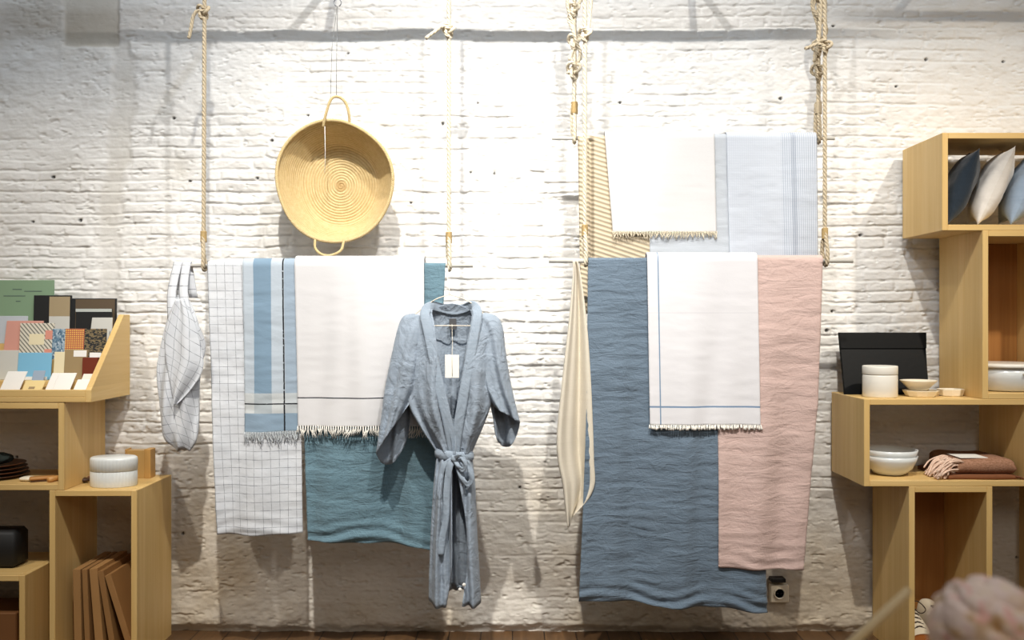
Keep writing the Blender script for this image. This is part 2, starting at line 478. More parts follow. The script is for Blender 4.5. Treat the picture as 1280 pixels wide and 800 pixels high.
    c = g.mix(s.outputs[0], c, srgb(182, 174, 158))
    c = g.mix(g.math('MULTIPLY', s.outputs[2], .75), c, srgb(186, 168, 138))
    dirt = g.math('MULTIPLY', g.math('GREATER_THAN', g.noise(co, 26, 6, .75), .70), .25)
    c = g.mix(dirt, c, srgb(150, 132, 108))
    c = g.mix(g.math('MULTIPLY', s.outputs[1], .92), c, srgb(30, 26, 22))
    m = g.fin(c, .72, g.bump(f, .35, .004))
    o = link('wall_back', me, m); struct(o)
build_wall()
# floor: worn boards running towards the wall
def build_floor():
    g = G('worn_floor_boards'); co = g.coord('Object'); sp = g.sep(co)
    bd = g.math('FLOOR', g.math('DIVIDE', sp[0], .118))
    wn = g.n('ShaderNodeTexWhiteNoise', noise_dimensions='1D'); g.L.new(bd, wn.inputs[1])
    n = g.noise(g.map(co, (22, 1.2, 1)), 2.0, 5, .6, .6)
    c = g.mix(n, srgb(66, 48, 32), srgb(132, 98, 64)); c = g.mix(g.math('MULTIPLY', wn.outputs[0], .5), c, srgb(58, 40, 25))
    gap = g.line(sp[0], .118, .004); c = g.mix(gap, c, srgb(24, 16, 10))
    V, F = box(-3.0, 3.0, -4.6, .04, -.05, 0, .001)
    struct(obj('floor', V, F, g.fin(c, .45, g.bump(n, .12, .003)), smooth=False, origin=(0, 0, 0)))
build_floor()
struct(obj('ceiling', *box(-3.0, 3.0, -4.6, .04, 4.2, 4.26), plain('ceiling_paint', (196, 192, 186), .9), smooth=False))

# ------------------------------------------------------------------ rail above the frame with brackets
HR = .33
rail = thing('hanging_rail', 'dark iron rail above the textiles carrying the ropes', 'rail', (0, -HR, 2.46))
obj('pipe', *tube([(-2.6, -HR, 2.46), (2.6, -HR, 2.46)], .016, 14), M['black_iron'], rail)
for bx_ in (-1.95, -.656, .669, 1.56):
    obj('bracket', *tube([(bx_, -.001, 2.46), (bx_, -HR, 2.46)], .013, 10), M['black_iron'], rail)

# ------------------------------------------------------------------ rods
H1, H2 = .33, .20
ROD = {}
def make_rod(key, x0, x1, py, h, r, label, mat):
    z = Z_(py, h)
    o = obj('hanging_rod', *tube([(X_(x0, h), -h, z), (X_(x1, h), -h, z)], r, 16), mat); tag(o, label, 'rod', 'rods hung on ropes')
    ROD[key] = (h, z, r)
make_rod('L', 217, 591, 332, H1, .0065, 'thin pale rod on two ropes holding the checked bag, four cloths and the robe', M['rod'])
make_rod('R', 686, 1066, 326, H1, .0075, 'lower right pale rod holding the blue, white and pink linens', M['rod'])
make_rod('U', 690, 1043, 173, H2, .0065, 'upper right thin rod behind the ropes holding the ribbed blanket and two towels', M['rod'])

# ------------------------------------------------------------------ ropes
def trefoil(c, s, rx=1.0, rz=1.2, n=70):
    out = []
    for i in range(n):
        t = 2*PI*i/n
        out.append((c[0]+s*rx*(math.sin(t)+2*math.sin(2*t))/3, c[1]+s*.55*(-math.sin(3*t)), c[2]+s*rz*(math.cos(t)-2*math.cos(2*t))/3))
    out.append(out[0]); return out
def whipping(c, rad, ln, parent, mat, name='whipping'):
    mb = MB(); n = int(ln/.0022); pr = []
    path = []
    for i in range(n*10+1):
        q = 2*PI*i/10; path.append((c[0]+rad*math.cos(q), c[1]+rad*math.sin(q), c[2]-ln/2+ln*i/(n*10)))
    mb.add(*tube(path, .0016, 5)); mb.add(*tube([(c[0], c[1], c[2]-ln/2), (c[0], c[1], c[2]+ln/2)], rad*.96, 12))
    return mb.build(name, mat, parent)
def hang_rope(px, rodk, label, knot=None, tail=None, mat='rope', whip=296, top=2.46, dx=0, r=.0072):
    h, zr, rr = ROD[rodk]; x = X_(px, h)
    t = thing('hanging_rope', label, 'rope', (x, -h, zr), 'ropes from the rail')
    zw = Z_(whip, h); rt = rr+r+.001
    path = [(x+dx, -HR, 2.47)] + ([(x+dx, -h, 2.34)] if abs(h-HR) > .01 else []) + [(x, -h, zw+.03), (x, -h-.004, zw), (x+.004, -h-rt, zr+.03)]
    path += [(x+.003, -h-rt*math.cos(a), zr-rt*math.sin(a)) for a in np.linspace(0, PI, 9)]
    path += [(x-.004, -h+rt, zr+.03), (x-.005, -h+.006, zw-.02)]
    rope(path, r).build('rope_strand', M[mat], t)
    whipping((x, -h, zw), r*1.35, .036, t, M['twine'])
    if knot is not None:
        kz = Z_(knot, h)
        rope(trefoil((x, -h-.004, kz), .021), r*.82, .03).build('knot', M[mat], t)
    if tail:
        pts = smooth_pts([P(a, b, h+.014) for a, b in tail], 8)
        rope(pts, r*.85).build('rope_tail', M[mat], t)
    return t
hang_rope(254.5, 'L', 'rope at the far left, its knot tail hanging down to the left', knot=15, tail=[(254, 14), (246, 14), (241, 22), (239, 34), (236, 48)], mat='rope_dk', dx=.004)
hang_rope(561, 'L', 'rope above the robe hanger with a knot and short tail at the top', knot=38, tail=[(562, 36), (553, 33), (543, 40), (532, 48)], whip=297)
hang_rope(731, 'R', 'long straight rope at the left end of the lower right rod', knot=43, whip=288)
hang_rope(1031, 'R', 'long straight rope at the right end of the lower right rod', knot=58, whip=292, mat='rope_dk', tail=[(1032, 58), (1022, 55), (1014, 58), (1006, 61)])
# second strands beside the two front ropes
for px_, y1, lb in ((738, 44, 'short loose rope strand beside the long rope over the ribbed blanket'), (1026, 56, 'short loose rope strand beside the knotted rope on the right')):
    pts = [P(px_+3, -30, H1), P(px_, 10, H1-.006), P(px_-2, y1-14, H1-.004), P(px_-4, y1-2, H1+.0)]
    o = rope(smooth_pts(pts, 8), .0068).build('loose_rope', M['rope'] if px_ < 900 else M['rope_dk']); tag(o, lb, 'rope')
def knotted_rope(px, label, ys, mat, loopend=False, seed=1):
    h, zr, rr = ROD['U']; x = X_(px, h); r = .0075
    t = thing('knotted_rope', label, 'rope', (x, -h, zr), 'knotted ropes holding the upper rod')
    rt = rr+r+.001
    top = ys[-1]
    rng = random.Random(seed)
    path = [(x, -HR, 2.47), (x, -h, 2.345)]
    for k, y in enumerate(ys[:1]): path.append((x, -h, Z_(y, h)))
    zz = [Z_(y, h) for y in ys]
    path += [(x, -h, Z_(135, h)), (x, -h-rt, zr+.03)] + [(x, -h-rt*math.cos(a), zr-rt*math.sin(a)) for a in np.linspace(0, PI, 9)]+[(x-.006, -h+rt, zr+.03), (x-.008, -h, Z_(130, h))]
    rope(path, r).build('rope_strand', M[mat], t)
    # slack bight twisting round the main strand above the lowest knot
    bight = []
    za, zb = Z_(-12, h), Z_(ys[-1]+4, h)
    for i in range(60):
        q = i/59; sw = .020*math.sin(q*PI*3+seed)+.006*math.sin(q*17)
        bight.append((x+sw, -h-.014*math.cos(q*PI*3+seed)-.006, lerp(za, zb, q)))
    rope(bight, r*.85, .04).build('rope_bight', M[mat], t)
    b2 = []
    for i in range(40):
        q = i/39; b2.append((x-.012-.014*math.sin(q*PI*2+.5), -h-.010, lerp(za, Z_(ys[-1]-12, h), q)))
    rope(b2, r*.8, .04).build('rope_bight', M[mat], t)
    for y, s in zip(ys, (.019, .021, .024)):
        rope(trefoil((x-.002, -h-.006, Z_(y, h)), s, 1, 1.35), r*.85, .03).build('knot', M[mat], t)
    whipping((x, -h, Z_(135, h)), r*1.5, .040, t, M['twine'] if px < 900 else M['rope_dk'])
    return t
knotted_rope(718, 'cream rope with a chain of knots at the left end of the upper rod', [12, 52, 88], 'rope', seed=1)
knotted_rope(1023, 'weathered rope with heavy knots and bound loop at the upper rod right end', [-8, 60, 90], 'rope_dk', seed=3)

# ------------------------------------------------------------------ hanging cloths
NF = {k: (VN(20+i), VN(30+i)) for i, k in enumerate('LRU')}
def field(k, x, z, zr):
    """shared drape so that layers over one rod stay parallel (arrays)"""
    t = np.maximum(0.0, zr-z)
    a, b = NF[k]
    v = a.fbm(x*4.2, t*.9, 2)
    amp = 1.0 if k != 'U' else .6
    return amp*(v*.034*np.minimum(1, t*1.6)+.012*np.sin(x*23+t*1.3+ord(k))*np.minimum(1, t*1.4)+.006*np.sin(x*51+t*2.6+v*3)*np.minimum(1, t*1.2))
WR = VN(77); WR2 = VN(78)
def cloth(name, label, rk, left, right, bottom, off, mat, fringe=None, back=.8, wr=.0016, wsc=(14, 60), hem=0.0, fold=None, lean=0.0, cat='cloth', st=.006, flip=0, group=None, curl=0):
    """left/right: [(py,px)...] edges; bottom: [(u,py)...]; off: gap from the rod surface"""
    hr, zr, rr = ROD[rk]; R = rr+off
    hf = hr+R
    ztop = zr+R
    wt = X_(right[0][1], hf)-X_(left[0][1], hf)
    nu = max(8, int(abs(wt)/st))+1
    Lmax = max(zr-Z_(b[1], hf) for b in bottom)
    nv = int(Lmax/st)+1
    V = []; UV = []; rows = 0
    lz = sorted([(-Z_(p[0], hf), X_(p[1], hf)) for p in left]); rz = sorted([(-Z_(p[0], hf), X_(p[1], hf)) for p in right])
    def edge(z): return interp(lz, -z), interp(rz, -z)
    # back panel (bottom to top), arc over the rod, front panel (top to bottom)
    nb = 14; U = np.linspace(0, 1, nu)
    bot = np.array([Z_(interp(bottom, u), hf) for u in U]); LL = zr-bot
    lza = np.array(lz); rza = np.array(rz)
    def edges(z): return np.interp(-z, lza[:, 0], lza[:, 1]), np.interp(-z, rza[:, 0], rza[:, 1])
    P3 = []; 
    for j in range(nb):
        t = 1-j/nb; z = zr-back*LL*t; xl, xr = edges(z); x = xl+(xr-xl)*(.03+.94*U if t > .05 else U)
        g_ = field(rk, x, z, zr); P3.append(np.stack([x, -(hr-R+g_*.8), z], 1)); UV.append(np.stack([U*wt, -back*LL*t-.03], 1))
    rows += nb
    xl, xr = edges(np.full(nu, zr+.001)); x = xl+(xr-xl)*U
    for j in range(9):
        a = PI*j/8
        P3.append(np.stack([x, np.full(nu, -(hr-R*math.cos(a))), np.full(nu, zr+R*math.sin(a))], 1)); UV.append(np.stack([U*wt, np.full(nu, -.03*(1-j/8))], 1))
    rows += 9
    for j in range(1, nv+1):
        t = j/nv; sdn = LL*t; z = zr-sdn; xl, xr = edges(z)
        x = xl+(xr-xl)*U
        g_ = field(rk, x, z, zr)
        w = WR.fbm(x*wsc[0]+off*900, z*wsc[1], 3)*wr*np.minimum(1, sdn*8)
        w = w+WR2.fbm(x*5+off*500, z*8.0, 2)*wr*1.6*np.minimum(1, sdn*6)
        h = hf+g_+w+lean*sdn
        if fold: h = h+np.array([fold(u, q) for u, q in zip(U, sdn)])
        if hem:
            q = np.maximum(0, 1-(LL-sdn)/.10); h = h+hem*q*np.sin((LL-sdn)*150+2.5*np.sin(x*16))*(.4+.6*np.abs(np.sin(x*9)))
        if curl: h = h+curl*(np.maximum(0, 1-(1-U)*14)**2+np.maximum(0, 1-U*14)**2)
        P3.append(np.stack([x, -h, z], 1)); UV.append(np.stack([U*wt, sdn], 1))
    rows += nv
    ends = [tuple(p) for p in P3[-1].tolist()]
    V = np.concatenate(P3); UV = np.concatenate(UV)
    o = obj(name, V, grid_faces(nu, rows), mat, uv=UV); solid(o, .0016); tag(o, label, cat, group)
    if fringe:
        kind, ln, fm = fringe; rng = random.Random(len(label)); mb = MB()
        E, _ = resample(ends, .0055 if kind != 'tassel' else .0085)
        for (x, y, z) in E:
            l = ln*rng.uniform(.7, 1.15); lx = rng.uniform(-.45, .45)*l; ly = rng.uniform(-.2, .35)*l
            if kind == 'pompom':
                l *= .7
                mb.add(*tube([(x, y, z+.002), (x+lx*.3, y-ly*.3, z-l*.6), (x+lx*.4, y-ly*.3, z-l)], [.0014, .003, .0036], 6))
            else:
                q = rng.uniform(-.004, .004)
                k = 2 if kind == 'tassel' else 1
                for e in range(k):
                    dx = (e-.5)*.006 if k == 2 else 0
                    mb.add(*tube([(x, y-.0005, z+.003), (x+dx*.3, y-.001, z-l*.3), (x+lx*.5+q+dx, y-ly*.6-.002, z-l*.65), (x+lx+dx*1.5, y-ly, z-l)], [.0016, .0019, .0013, .0009], 5))
        mb.build('fringe', fm, o)
    return o
# left rod
cloth('linen_throw', 'teal blue linen throw, longest cloth on the left rod, hanging behind the robe', 'L', [(328, 372), (680, 383)], [(328, 557), (680, 541)],
      [(0, 677), (.3, 679), (.6, 681), (1, 688)], .002, M['teal_linen'], hem=.006, wr=.0030, wsc=(7, 46), back=.9)
cloth('checked_tea_towel', 'long white tea towel with thin dark check beside the checked bag', 'L', [(328, 259), (500, 264), (668, 272)], [(328, 372), (668, 377)],
      [(0, 668), (.5, 669), (1, 667)], .010, M['check'], hem=.003, wr=.0022, wsc=(12, 34), back=.97)
cloth('striped_scarf', 'blue striped scarf with black lines and fringe between checked towel and white towel', 'L', [(328, 303), (540, 305)], [(328, 371), (545, 372)],
      [(0, 541), (1, 540)], .018, M['stripes'], fringe=('thread', .036, M['fringe_grey']), wr=.0018, back=.7)
cloth('white_towel', 'plain white towel with black line and long fringe left of the robe', 'L', [(328, 368), (534, 371)], [(328, 530), (534, 531)],
      [(0, 534), (1, 533)], .026, M['white_line'], fringe=('tassel', .036, M['fringe_white']), wr=.0006, back=.75)
# right lower rod
cloth('linen_throw', 'slate blue linen throw, the largest cloth, reaching nearly to the floor', 'R', [(322, 735), (500, 733), (640, 728), (752, 723)], [(322, 930), (600, 950), (760, 958)],
      [(0, 750), (.3, 753), (.5, 760), (.75, 758), (1, 764)], .002, M['blue_linen'], hem=.007, wr=.0026, wsc=(9, 55), back=.93)
cloth('pink_throw', 'dusty pink linen throw hanging at the right end of the lower rod', 'R', [(322, 900), (533, 897), (709, 897)], [(322, 1029), (500, 1024), (712, 1005)],
      [(0, 708), (.5, 710), (1, 713)], .011, M['pink_linen'], hem=.003, wr=.0022, wsc=(9, 44), back=.9, curl=-.004)
cloth('white_towel', 'white towel with thin blue lines and knotted edge over the blue and pink linens', 'R', [(322, 809), (531, 812)], [(322, 947), (531, 949)],
      [(0, 531), (1, 531)], .020, M['white_blue'], fringe=('pompom', .022, M['fringe_white']), wr=.0008, back=.8)
# upper rod
def rolled(u, s): return .012*math.exp(-((u-.12)/.06)**2)
cloth('ribbed_blanket', 'beige ribbed knit blanket at the left end of the upper rod', 'U', [(168, 722), (400, 726)], [(168, 826), (400, 818)],
      [(0, 392), (.5, 396), (1, 398)], .002, M['ribbed'], wr=.0008, back=.9, fold=lambda u, s: -.018*math.exp(-((u-.155)/.022)**2)+.006*math.exp(-((u-.08)/.06)**2))
cloth('grey_cloth', 'pale grey cloth showing between the white towel and pale blue towel', 'U', [(168, 812), (400, 812)], [(168, 915), (400, 916)],
      [(0, 380), (1, 384)], .009, M['grey_cloth'], wr=.002, back=.9)
cloth('waffle_towel', 'pale blue striped waffle towel at the right end of the upper rod', 'U', [(168, 908), (400, 914)], [(168, 1021), (400, 1024)],
      [(0, 392), (1, 394)], .014, M['waffle'], wr=.0014, back=.9)
cloth('white_towel', 'small white towel with frayed hem over the ribbed blanket', 'U', [(168, 756), (290, 766)], [(168, 893), (291, 896)],
      [(0, 290), (1, 290)], .018, M['white_cloth'], fringe=('thread', .024, M['fringe_cream']), wr=.0006, back=.9)

# cream napkin gathered at the rod's left end
def napkin():
    h0 = H1+.012; rows = [(326, 716, 722), (345, 716, 726), (400, 711, 733), (470, 703, 738), (540, 696, 741), (575, 697, 742), (605, 703, 743), (632, 706, 735), (657, 709, 718)]
    R_ = smooth_pts(rows, 8); nu = 40; V = []
    for j, (y, a, b) in enumerate(R_):
        t = j/(len(R_)-1)
        for i in range(nu):
            u = i/(nu-1); x = X_(lerp(a, b, u), h0)
            k = .35+.65*min(1, t*1.8)
            h = h0+.028*k*math.sin(u*PI*2.2+.6)+.010*k*math.sin(u*PI*5+1)-.004
            yy = y
            if t > .72: yy = y-(t-.72)*90*max(0, u-.35)    # hem rises to the right of the tip
            V.append((x, -h, Z_(yy, h0)))
    o = obj('linen_napkin', V, grid_faces(nu, len(R_)), M['cream_cloth']); solid(o, .002)
    tag(o, 'cream linen napkin hanging in a narrow point left of the slate blue throw', 'cloth')
    hb = H1-.012
napkin()

# ------------------------------------------------------------------ checked tote bag
def tote():
    h0 = H1+.005
    t = thing('tote_bag', 'white checked linen bag hanging by its straps from the left rod end', 'bag', P(226, 562, h0))
    rows = [(372, 214, 234, .02), (390, 211, 243, .035), (410, 206, 250, .05), (435, 201, 256, .06), (462, 197, 250, .07), (495, 198, 248, .075), (525, 201, 249, .07), (548, 208, 247, .055), (561, 222, 238, .03)]
    R_ = smooth_pts(rows, 6); nu = 64; V = []; UV = []
    for j, (y, a, b, d) in enumerate(R_):
        for i in range(nu):
            q = 2*PI*i/nu; xc = (a+b)/2; hw = (b-a)/2
            fo = 1+.10*math.sin(q*5+y*.02)+.05*math.sin(q*9-y*.05)
            px = xc+hw*math.cos(q); h = h0+d/2*math.sin(q)*fo+.010*math.sin(px*.28+y*.035)*min(1, (y-372)/60)
            V.append((X_(px, h0), -h, Z_(y+3*math.sin(q*3), h0)))
            UV.append((i/nu*.42+.00*y+.12*(j/len(R_)), (y-330)*.0027-.25*(px-220)*.0027))
    F = grid_faces(nu, len(R_), True); F.append(list(range((len(R_)-1)*nu, len(R_)*nu)))
    o = obj('bag_body', V, F, M['check'], t, uv=UV)
    # folded-over mouth of the bag drooping to the right
    rows2 = [(374, 226, 236), (395, 218, 247), (420, 213, 254), (445, 214, 259), (462, 216, 256), (480, 219, 246), (497, 222, 233), (503, 225, 228)]
    R2 = smooth_pts(rows2, 6); V = []; UV = []; nu = 24
    for j, (y, a, b) in enumerate(R2):
        for i in range(nu):
            u = i/(nu-1); px = lerp(a, b, u); h = h0+.045+.016*math.sin(u*PI)+.008*math.sin(u*9+j*.12)
            V.append((X_(px, h0), -h, Z_(y+6*u*(1-abs(2*j/len(R2)-1)), h0))); UV.append((u*.12+.08*j/len(R2), j/len(R2)*.36-u*.06))
    solid(obj('folded_mouth', V, grid_faces(nu, len(R2)), M['check'], t, uv=UV), .002)
    zr = ROD['L'][1]
    for a, b, hh, nm in ((218, 213, .010, 0), (229, 231, .012, 1)):
        V = []; UV = []; pth = [(Z_(398, h0), h0+.032, b+(6 if nm == 0 else 8)), (Z_(365, h0), h0+.022, (a+b)/2+2), (zr+.002, H1+.0085, a+4), (zr+.009, H1, a+4), (zr+.002, H1-.0085, a+4), (Z_(372, h0), h0-.02, b+8)]
        pp = smooth_pts(pth, 6); nu = 7
        for j, (z, h, px) in enumerate(pp):
            w = 5.5
            for i in range(nu):
                u = i/(nu-1)-.5; V.append((X_(px+u*2*w, h0), -(h+.003*math.cos(u*6)), z)); UV.append((u*.03+.1, j*.012))
        solid(obj('strap', V, grid_faces(nu, len(pp)), M['check'], t, uv=UV), .002)
tote()

# ------------------------------------------------------------------ linen robe on its wire hanger
def robe():
    hc = .435
    root = thing('linen_robe', 'grey blue linen kimono robe with tied belt on a wire hanger', 'robe', P(570, 752, hc))
    # body
    rows = [ # py, xl, xr, depth, open_l, open_r, shoulder drop
        (379, 527, 601, .030, 541, 588, 16), (388, 521, 607, .050, 541, 590, 14), (402, 514, 613, .075, 544, 589, 8), (425, 510, 617, .09, 547, 585, 3), (455, 509, 618, .10, 551, 580, 0),
        (485, 508, 617, .11, 556, 576, 0), (508, 512, 613, .11, 560, 573, 0), (535, 526, 603, .10, 564, 571, 0), (556, 540, 594, .085, 567, 570, 0), (567, 546, 590, .075, 568.5, 569.5, 0),
        (580, 545, 591, .085, 567, 571, 0), (610, 542, 594, .10, 566, 577, 0), (660, 539, 596, .11, 567, 584, 0), (710, 537, 599, .12, 566, 584, 0), (751, 536, 601, .125, 559, 579, 0)]
    R_ = smooth_pts(rows, 7); nu = 150; V = []; m = len(R_)
    for j, (y, a, b, d, ol, orr, dr) in enumerate(R_):
        t = j/(m-1); xc = (a+b)/2; hw = (b-a)/2
        for i in range(nu):
            u = i/(nu-1)
            # angle: from opening left (front) round the left side, back, right side to opening right
            cl = max(-1, min(1, (ol-xc)/hw)); cr = max(-1, min(1, (orr-xc)/hw))
            a0 = math.acos(cl); a1 = math.acos(cr)        # front half: sin>0
            tot = (PI-a0)+PI+a1; q = a0+u*tot               # increasing angle: a0 -> pi (left side) -> 2pi (right side) -> 2pi+a1
            cx = math.cos(q); sy = math.sin(q)
            px = xc+hw*cx
            waist = math.exp(-((y-567)/26)**2)
            fr = 1 if sy > 0 else .6
            # drapes converging at the waist above, falling free below
            xn = cx
            if y < 567: f = .019*math.sin(xn*9+1.5*math.sin(xn*3)+.6+(567-y)*.006*(1 if xn > 0 else -1))*min(1, (y-395)/90)*(y > 395)
            else: f = .018*math.sin(xn*8.5+.8)*min(1, (y-560)/60)+.006*math.sin(xn*17+y*.01)
            f *= (1-.3*waist)
            f += .006*waist*math.sin(xn*24)
            if y > 440: f += .007*math.sin(xn*19+.9*math.sin(y*.03)+1)*min(1, (y-440)/80)
            f += float(WR.fbm(np.array([px*.06]), np.array([y*.05]), 3)[0])*.006*min(1, max(0, (y-385)/30))
            pw = abs(sy)**.75*(1 if sy > 0 else -1)
            h = hc+d/2*pw+f*fr*abs(sy)**.4
            if sy > 0 and y > 575: h += .012*math.exp(-((px-(ol if cx < 0 else orr))/6)**2)
            yy = y+dr*abs(cx)**1.6
            if y > 740: yy += 2.0*math.sin(px*.16+1)-(6 if 556 < px < 580 and sy < 0 else 0)
            V.append((X_(px, hc), -h, Z_(yy, hc)))
    body = obj('robe_body', V, grid_faces(nu, m), M['robe_linen'], root); solid(body, .002)
    # sleeves
    def sleeve(outer, inner, depth, back_v, seed):
        O = smooth_pts(outer, 8); I = smooth_pts(inner, 8); Dp = smooth_pts([(d, 0) for d in depth], 8); n = len(O); nu = 72; V = []
        for j in range(n):
            t = j/(n-1); d = Dp[j][0]
            for i in range(nu):
                q = 2*PI*i/nu; w = (1-math.cos(q))/2; sy = math.sin(q)
                x = lerp(O[j][0], I[j][0], w); y = lerp(O[j][1], I[j][1], w)
                if sy < 0:
                    k = (-sy)*t**6; x += back_v[0]*k; y += back_v[1]*k
                f = .013*math.sin(w*10+seed+t*2.5)*t+.005*math.sin(w*23+t*5+seed)*t+float(WR2.fbm(np.array([x*.07+seed]), np.array([y*.05]), 3)[0])*.006*min(1, t*3)
                h = hc+d/2*(abs(sy)**.8)*(1 if sy > 0 else -1)+f*abs(sy)**.5-.006
                V.append((X_(x, hc), -h, Z_(y, hc)))
        s = obj('sleeve', V, grid_faces(nu, n, True), M['robe_linen'], root); solid(s, .002); return s
    sleeve([(516, 392), (504, 396), (497, 412), (489, 448), (481, 488), (476, 526), (470, 567)], [(540, 398), (534, 410), (530, 428), (530, 452), (527, 478), (519, 496), (511, 506)], [.04, .06, .075, .085, .085, .08, .075], (6, 36), 1)
    sleeve([(606, 391), (620, 395), (628, 408), (632, 440), (637, 472), (643, 500), (650, 528)], [(590, 398), (594, 410), (598, 430), (600, 455), (604, 480), (611, 498), (618, 508)], [.04, .06, .075, .08, .08, .07, .06], (-6, 42), 4)
    # collar band running down both lapels and round the back of the neck
    def band(path, w, name, mat, hoff, wob=0):
        pts = smooth_pts(path, 8); V = []; nu = 7; n = len(pts)
        for j, p in enumerate(pts):
            a = pts[max(0, j-1)]; b = pts[min(n-1, j+1)]; tx, ty = b[0]-a[0], b[1]-a[1]; l = math.hypot(tx, ty) or 1
            nx_, ny_ = -ty/l, tx/l
            for i in range(nu):
                u = i/(nu-1)-.5; h = p[2]+hoff+.0012*math.cos(u*PI)+wob*math.sin(j*.5+u*4)
                V.append((X_(p[0]+nx_*u*w, hc), -h, Z_(p[1]+ny_*u*w, hc)))
        o = obj(name, V, grid_faces(nu, n), mat, root); solid(o, .0016); return o
    band([(568, 566, hc+.040), (562, 530, hc+.056), (553, 490, hc+.062), (544, 450, hc+.056), (537, 415, hc+.046), (532, 393, hc+.030), (538, 383, hc+.004), (551, 385, hc-.020), (565, 388, hc-.026), (579, 386, hc-.020), (591, 382, hc+.004), (597, 392, hc+.030), (594, 415, hc+.046), (588, 450, hc+.055), (581, 490, hc+.060), (574, 530, hc+.054), (569, 566, hc+.038)], 12, 'collar', M['robe_dark'], -.001)
    # belt
    V = []; nu = 60
    for j, (y, s) in enumerate([(562, .92), (564, 1.0), (568, 1.03), (572, 1.0), (574, .92)]):
        for i in range(nu):
            q = 2*PI*i/nu; px = 568+23.5*s*math.cos(q); h = hc+.0465*s*math.sin(q); V.append((X_(px, hc), -h-.004*s, Z_(y+2*math.cos(q), hc)))
    belt = solid(obj('belt', V, grid_faces(nu, 5, True), M['robe_dark'], root), .003)
    hb = .052
    # bow: knot, two loops, two tails
    kn = []
    V = []
    for j in range(9):
        for i in range(14):
            a = PI*j/8; q = 2*PI*i/14
            V.append((X_(570, hc)+.014*math.sin(a)*math.cos(q), -(hc+hb+.008)-.010*math.sin(a)*math.sin(q), Z_(570, hc)+.013*math.cos(a)))
    obj('belt_knot', V, grid_faces(14, 9, True), M['robe_dark'], belt)
    def ribbon(path, w, name, hoff, edge=False, wv=.003):
        pts = smooth_pts(path, 8); V = []; nu = 5; n = len(pts)
        for j, p in enumerate(pts):
            a = pts[max(0, j-1)]; b = pts[min(n-1, j+1)]; tx, ty = b[0]-a[0], b[1]-a[1]; l = math.hypot(tx, ty) or 1
            nx_, ny_ = -ty/l, tx/l
            for i in range(nu):
                u = i/(nu-1)-.5; h = hoff+(p[2] if len(p) > 2 else 0)+wv*math.sin(j*.35+u*3)+(u*.012 if edge else 0)
                V.append((X_(p[0]+nx_*u*w, hc), -h, Z_(p[1]+ny_*u*w, hc)))
        solid(obj(name, V, grid_faces(nu, n), M['robe_dark'], belt), .0025)
    ribbon([(572, 570, 0), (582, 572, .012), (589, 582, .016), (591, 594, .014), (586, 601, .010), (579, 594, .004), (574, 580, 0), (571, 572, 0)], 6, 'bow_loop', hc+hb+.006)
    ribbon([(569, 570, 0), (574, 566, .010), (580, 568, .014), (583, 576, .014), (580, 583, .010), (574, 578, .004), (571, 572, 0)], 5, 'bow_loop', hc+hb+.012)
    ribbon([(568, 571, 0), (563, 582, .006), (560, 610, .006), (559, 640, .006), (555, 665, .008), (552, 688, .006)], 8, 'belt_tail', hc+hb+.004)
    ribbon([(566, 571, 0), (556, 580, .004), (552, 600, .004), (552, 625, .004), (556, 650, .0)], 6, 'belt_tail', hc+hb+.000)
    for (a, b) in ((580, 731), (575, 737)):
        V = []
        for j in range(9):
            for i in range(12):
                s_, q = PI*j/8, 2*PI*i/12; x, y, z = P(a, b, hc+.070); V.append((x+.006*math.sin(s_)*math.cos(q), y+.004*math.sin(s_)*math.sin(q), z+.006*math.cos(s_)))
        obj('bead', V, grid_faces(12, 9, True), M['tag'], root)
    # price tag and neck loop
    x, y, z = P(565, 458, hc+.062)
    tg = obj('price_tag', *xform(box(x-.0225, x+.0225, y-.001, y+.001, z-.037, z+.037, .004), lambda v: v), M['tag'], root, smooth=False)
    obj('tag_cord', *tube([P(565, 405, hc-.02), P(565.5, 430, hc+.04), P(565, 447, hc+.064), P(565.5, 470, hc+.065)], .0009, 5), M['cream_cloth'], tg)
    obj('neck_label', *box(X_(561, hc), X_(570, hc), -(hc-.022), -(hc-.020), Z_(412, hc), Z_(398, hc), .001), M['steel'], root, smooth=False)
    # hanger
    hg = thing('wire_hanger', 'cream coated wire hanger inside the robe shoulders', 'hanger', P(562, 406, hc))
    zr = ROD['L'][1]
    hk = [(X_(562, hc), -hc+.0, Z_(368, hc)), (X_(561, hc), -hc+.01, Z_(357, hc)), (X_(558, hc), -hc+.05, Z_(345, hc)), (X_(558, hc), -(H1+.012), zr+.004), (X_(558, hc), -H1, zr+.0115), (X_(558, hc), -(H1-.012), zr+.002), (X_(558, hc), -(H1-.010), zr-.012)]
    mb = MB(); mb.add(*tube(smooth_pts(hk, 6), .0018, 6)); mb.build('hook', M['wire_white'], hg)
    bar = [P(562, 368, hc), P(545, 374, hc), P(530, 384, hc), P(517, 395, hc), P(513, 403, hc), P(520, 407, hc), P(562, 407, hc), P(606, 407, hc), P(612, 402, hc), P(606, 394, hc), P(594, 382, hc), P(578, 373, hc), P(562, 368, hc)]
    mb = MB(); mb.add(*tube(smooth_pts(bar, 6), .002, 6)); mb.build('shoulder_wire', M['wire_white'], hg)
robe()

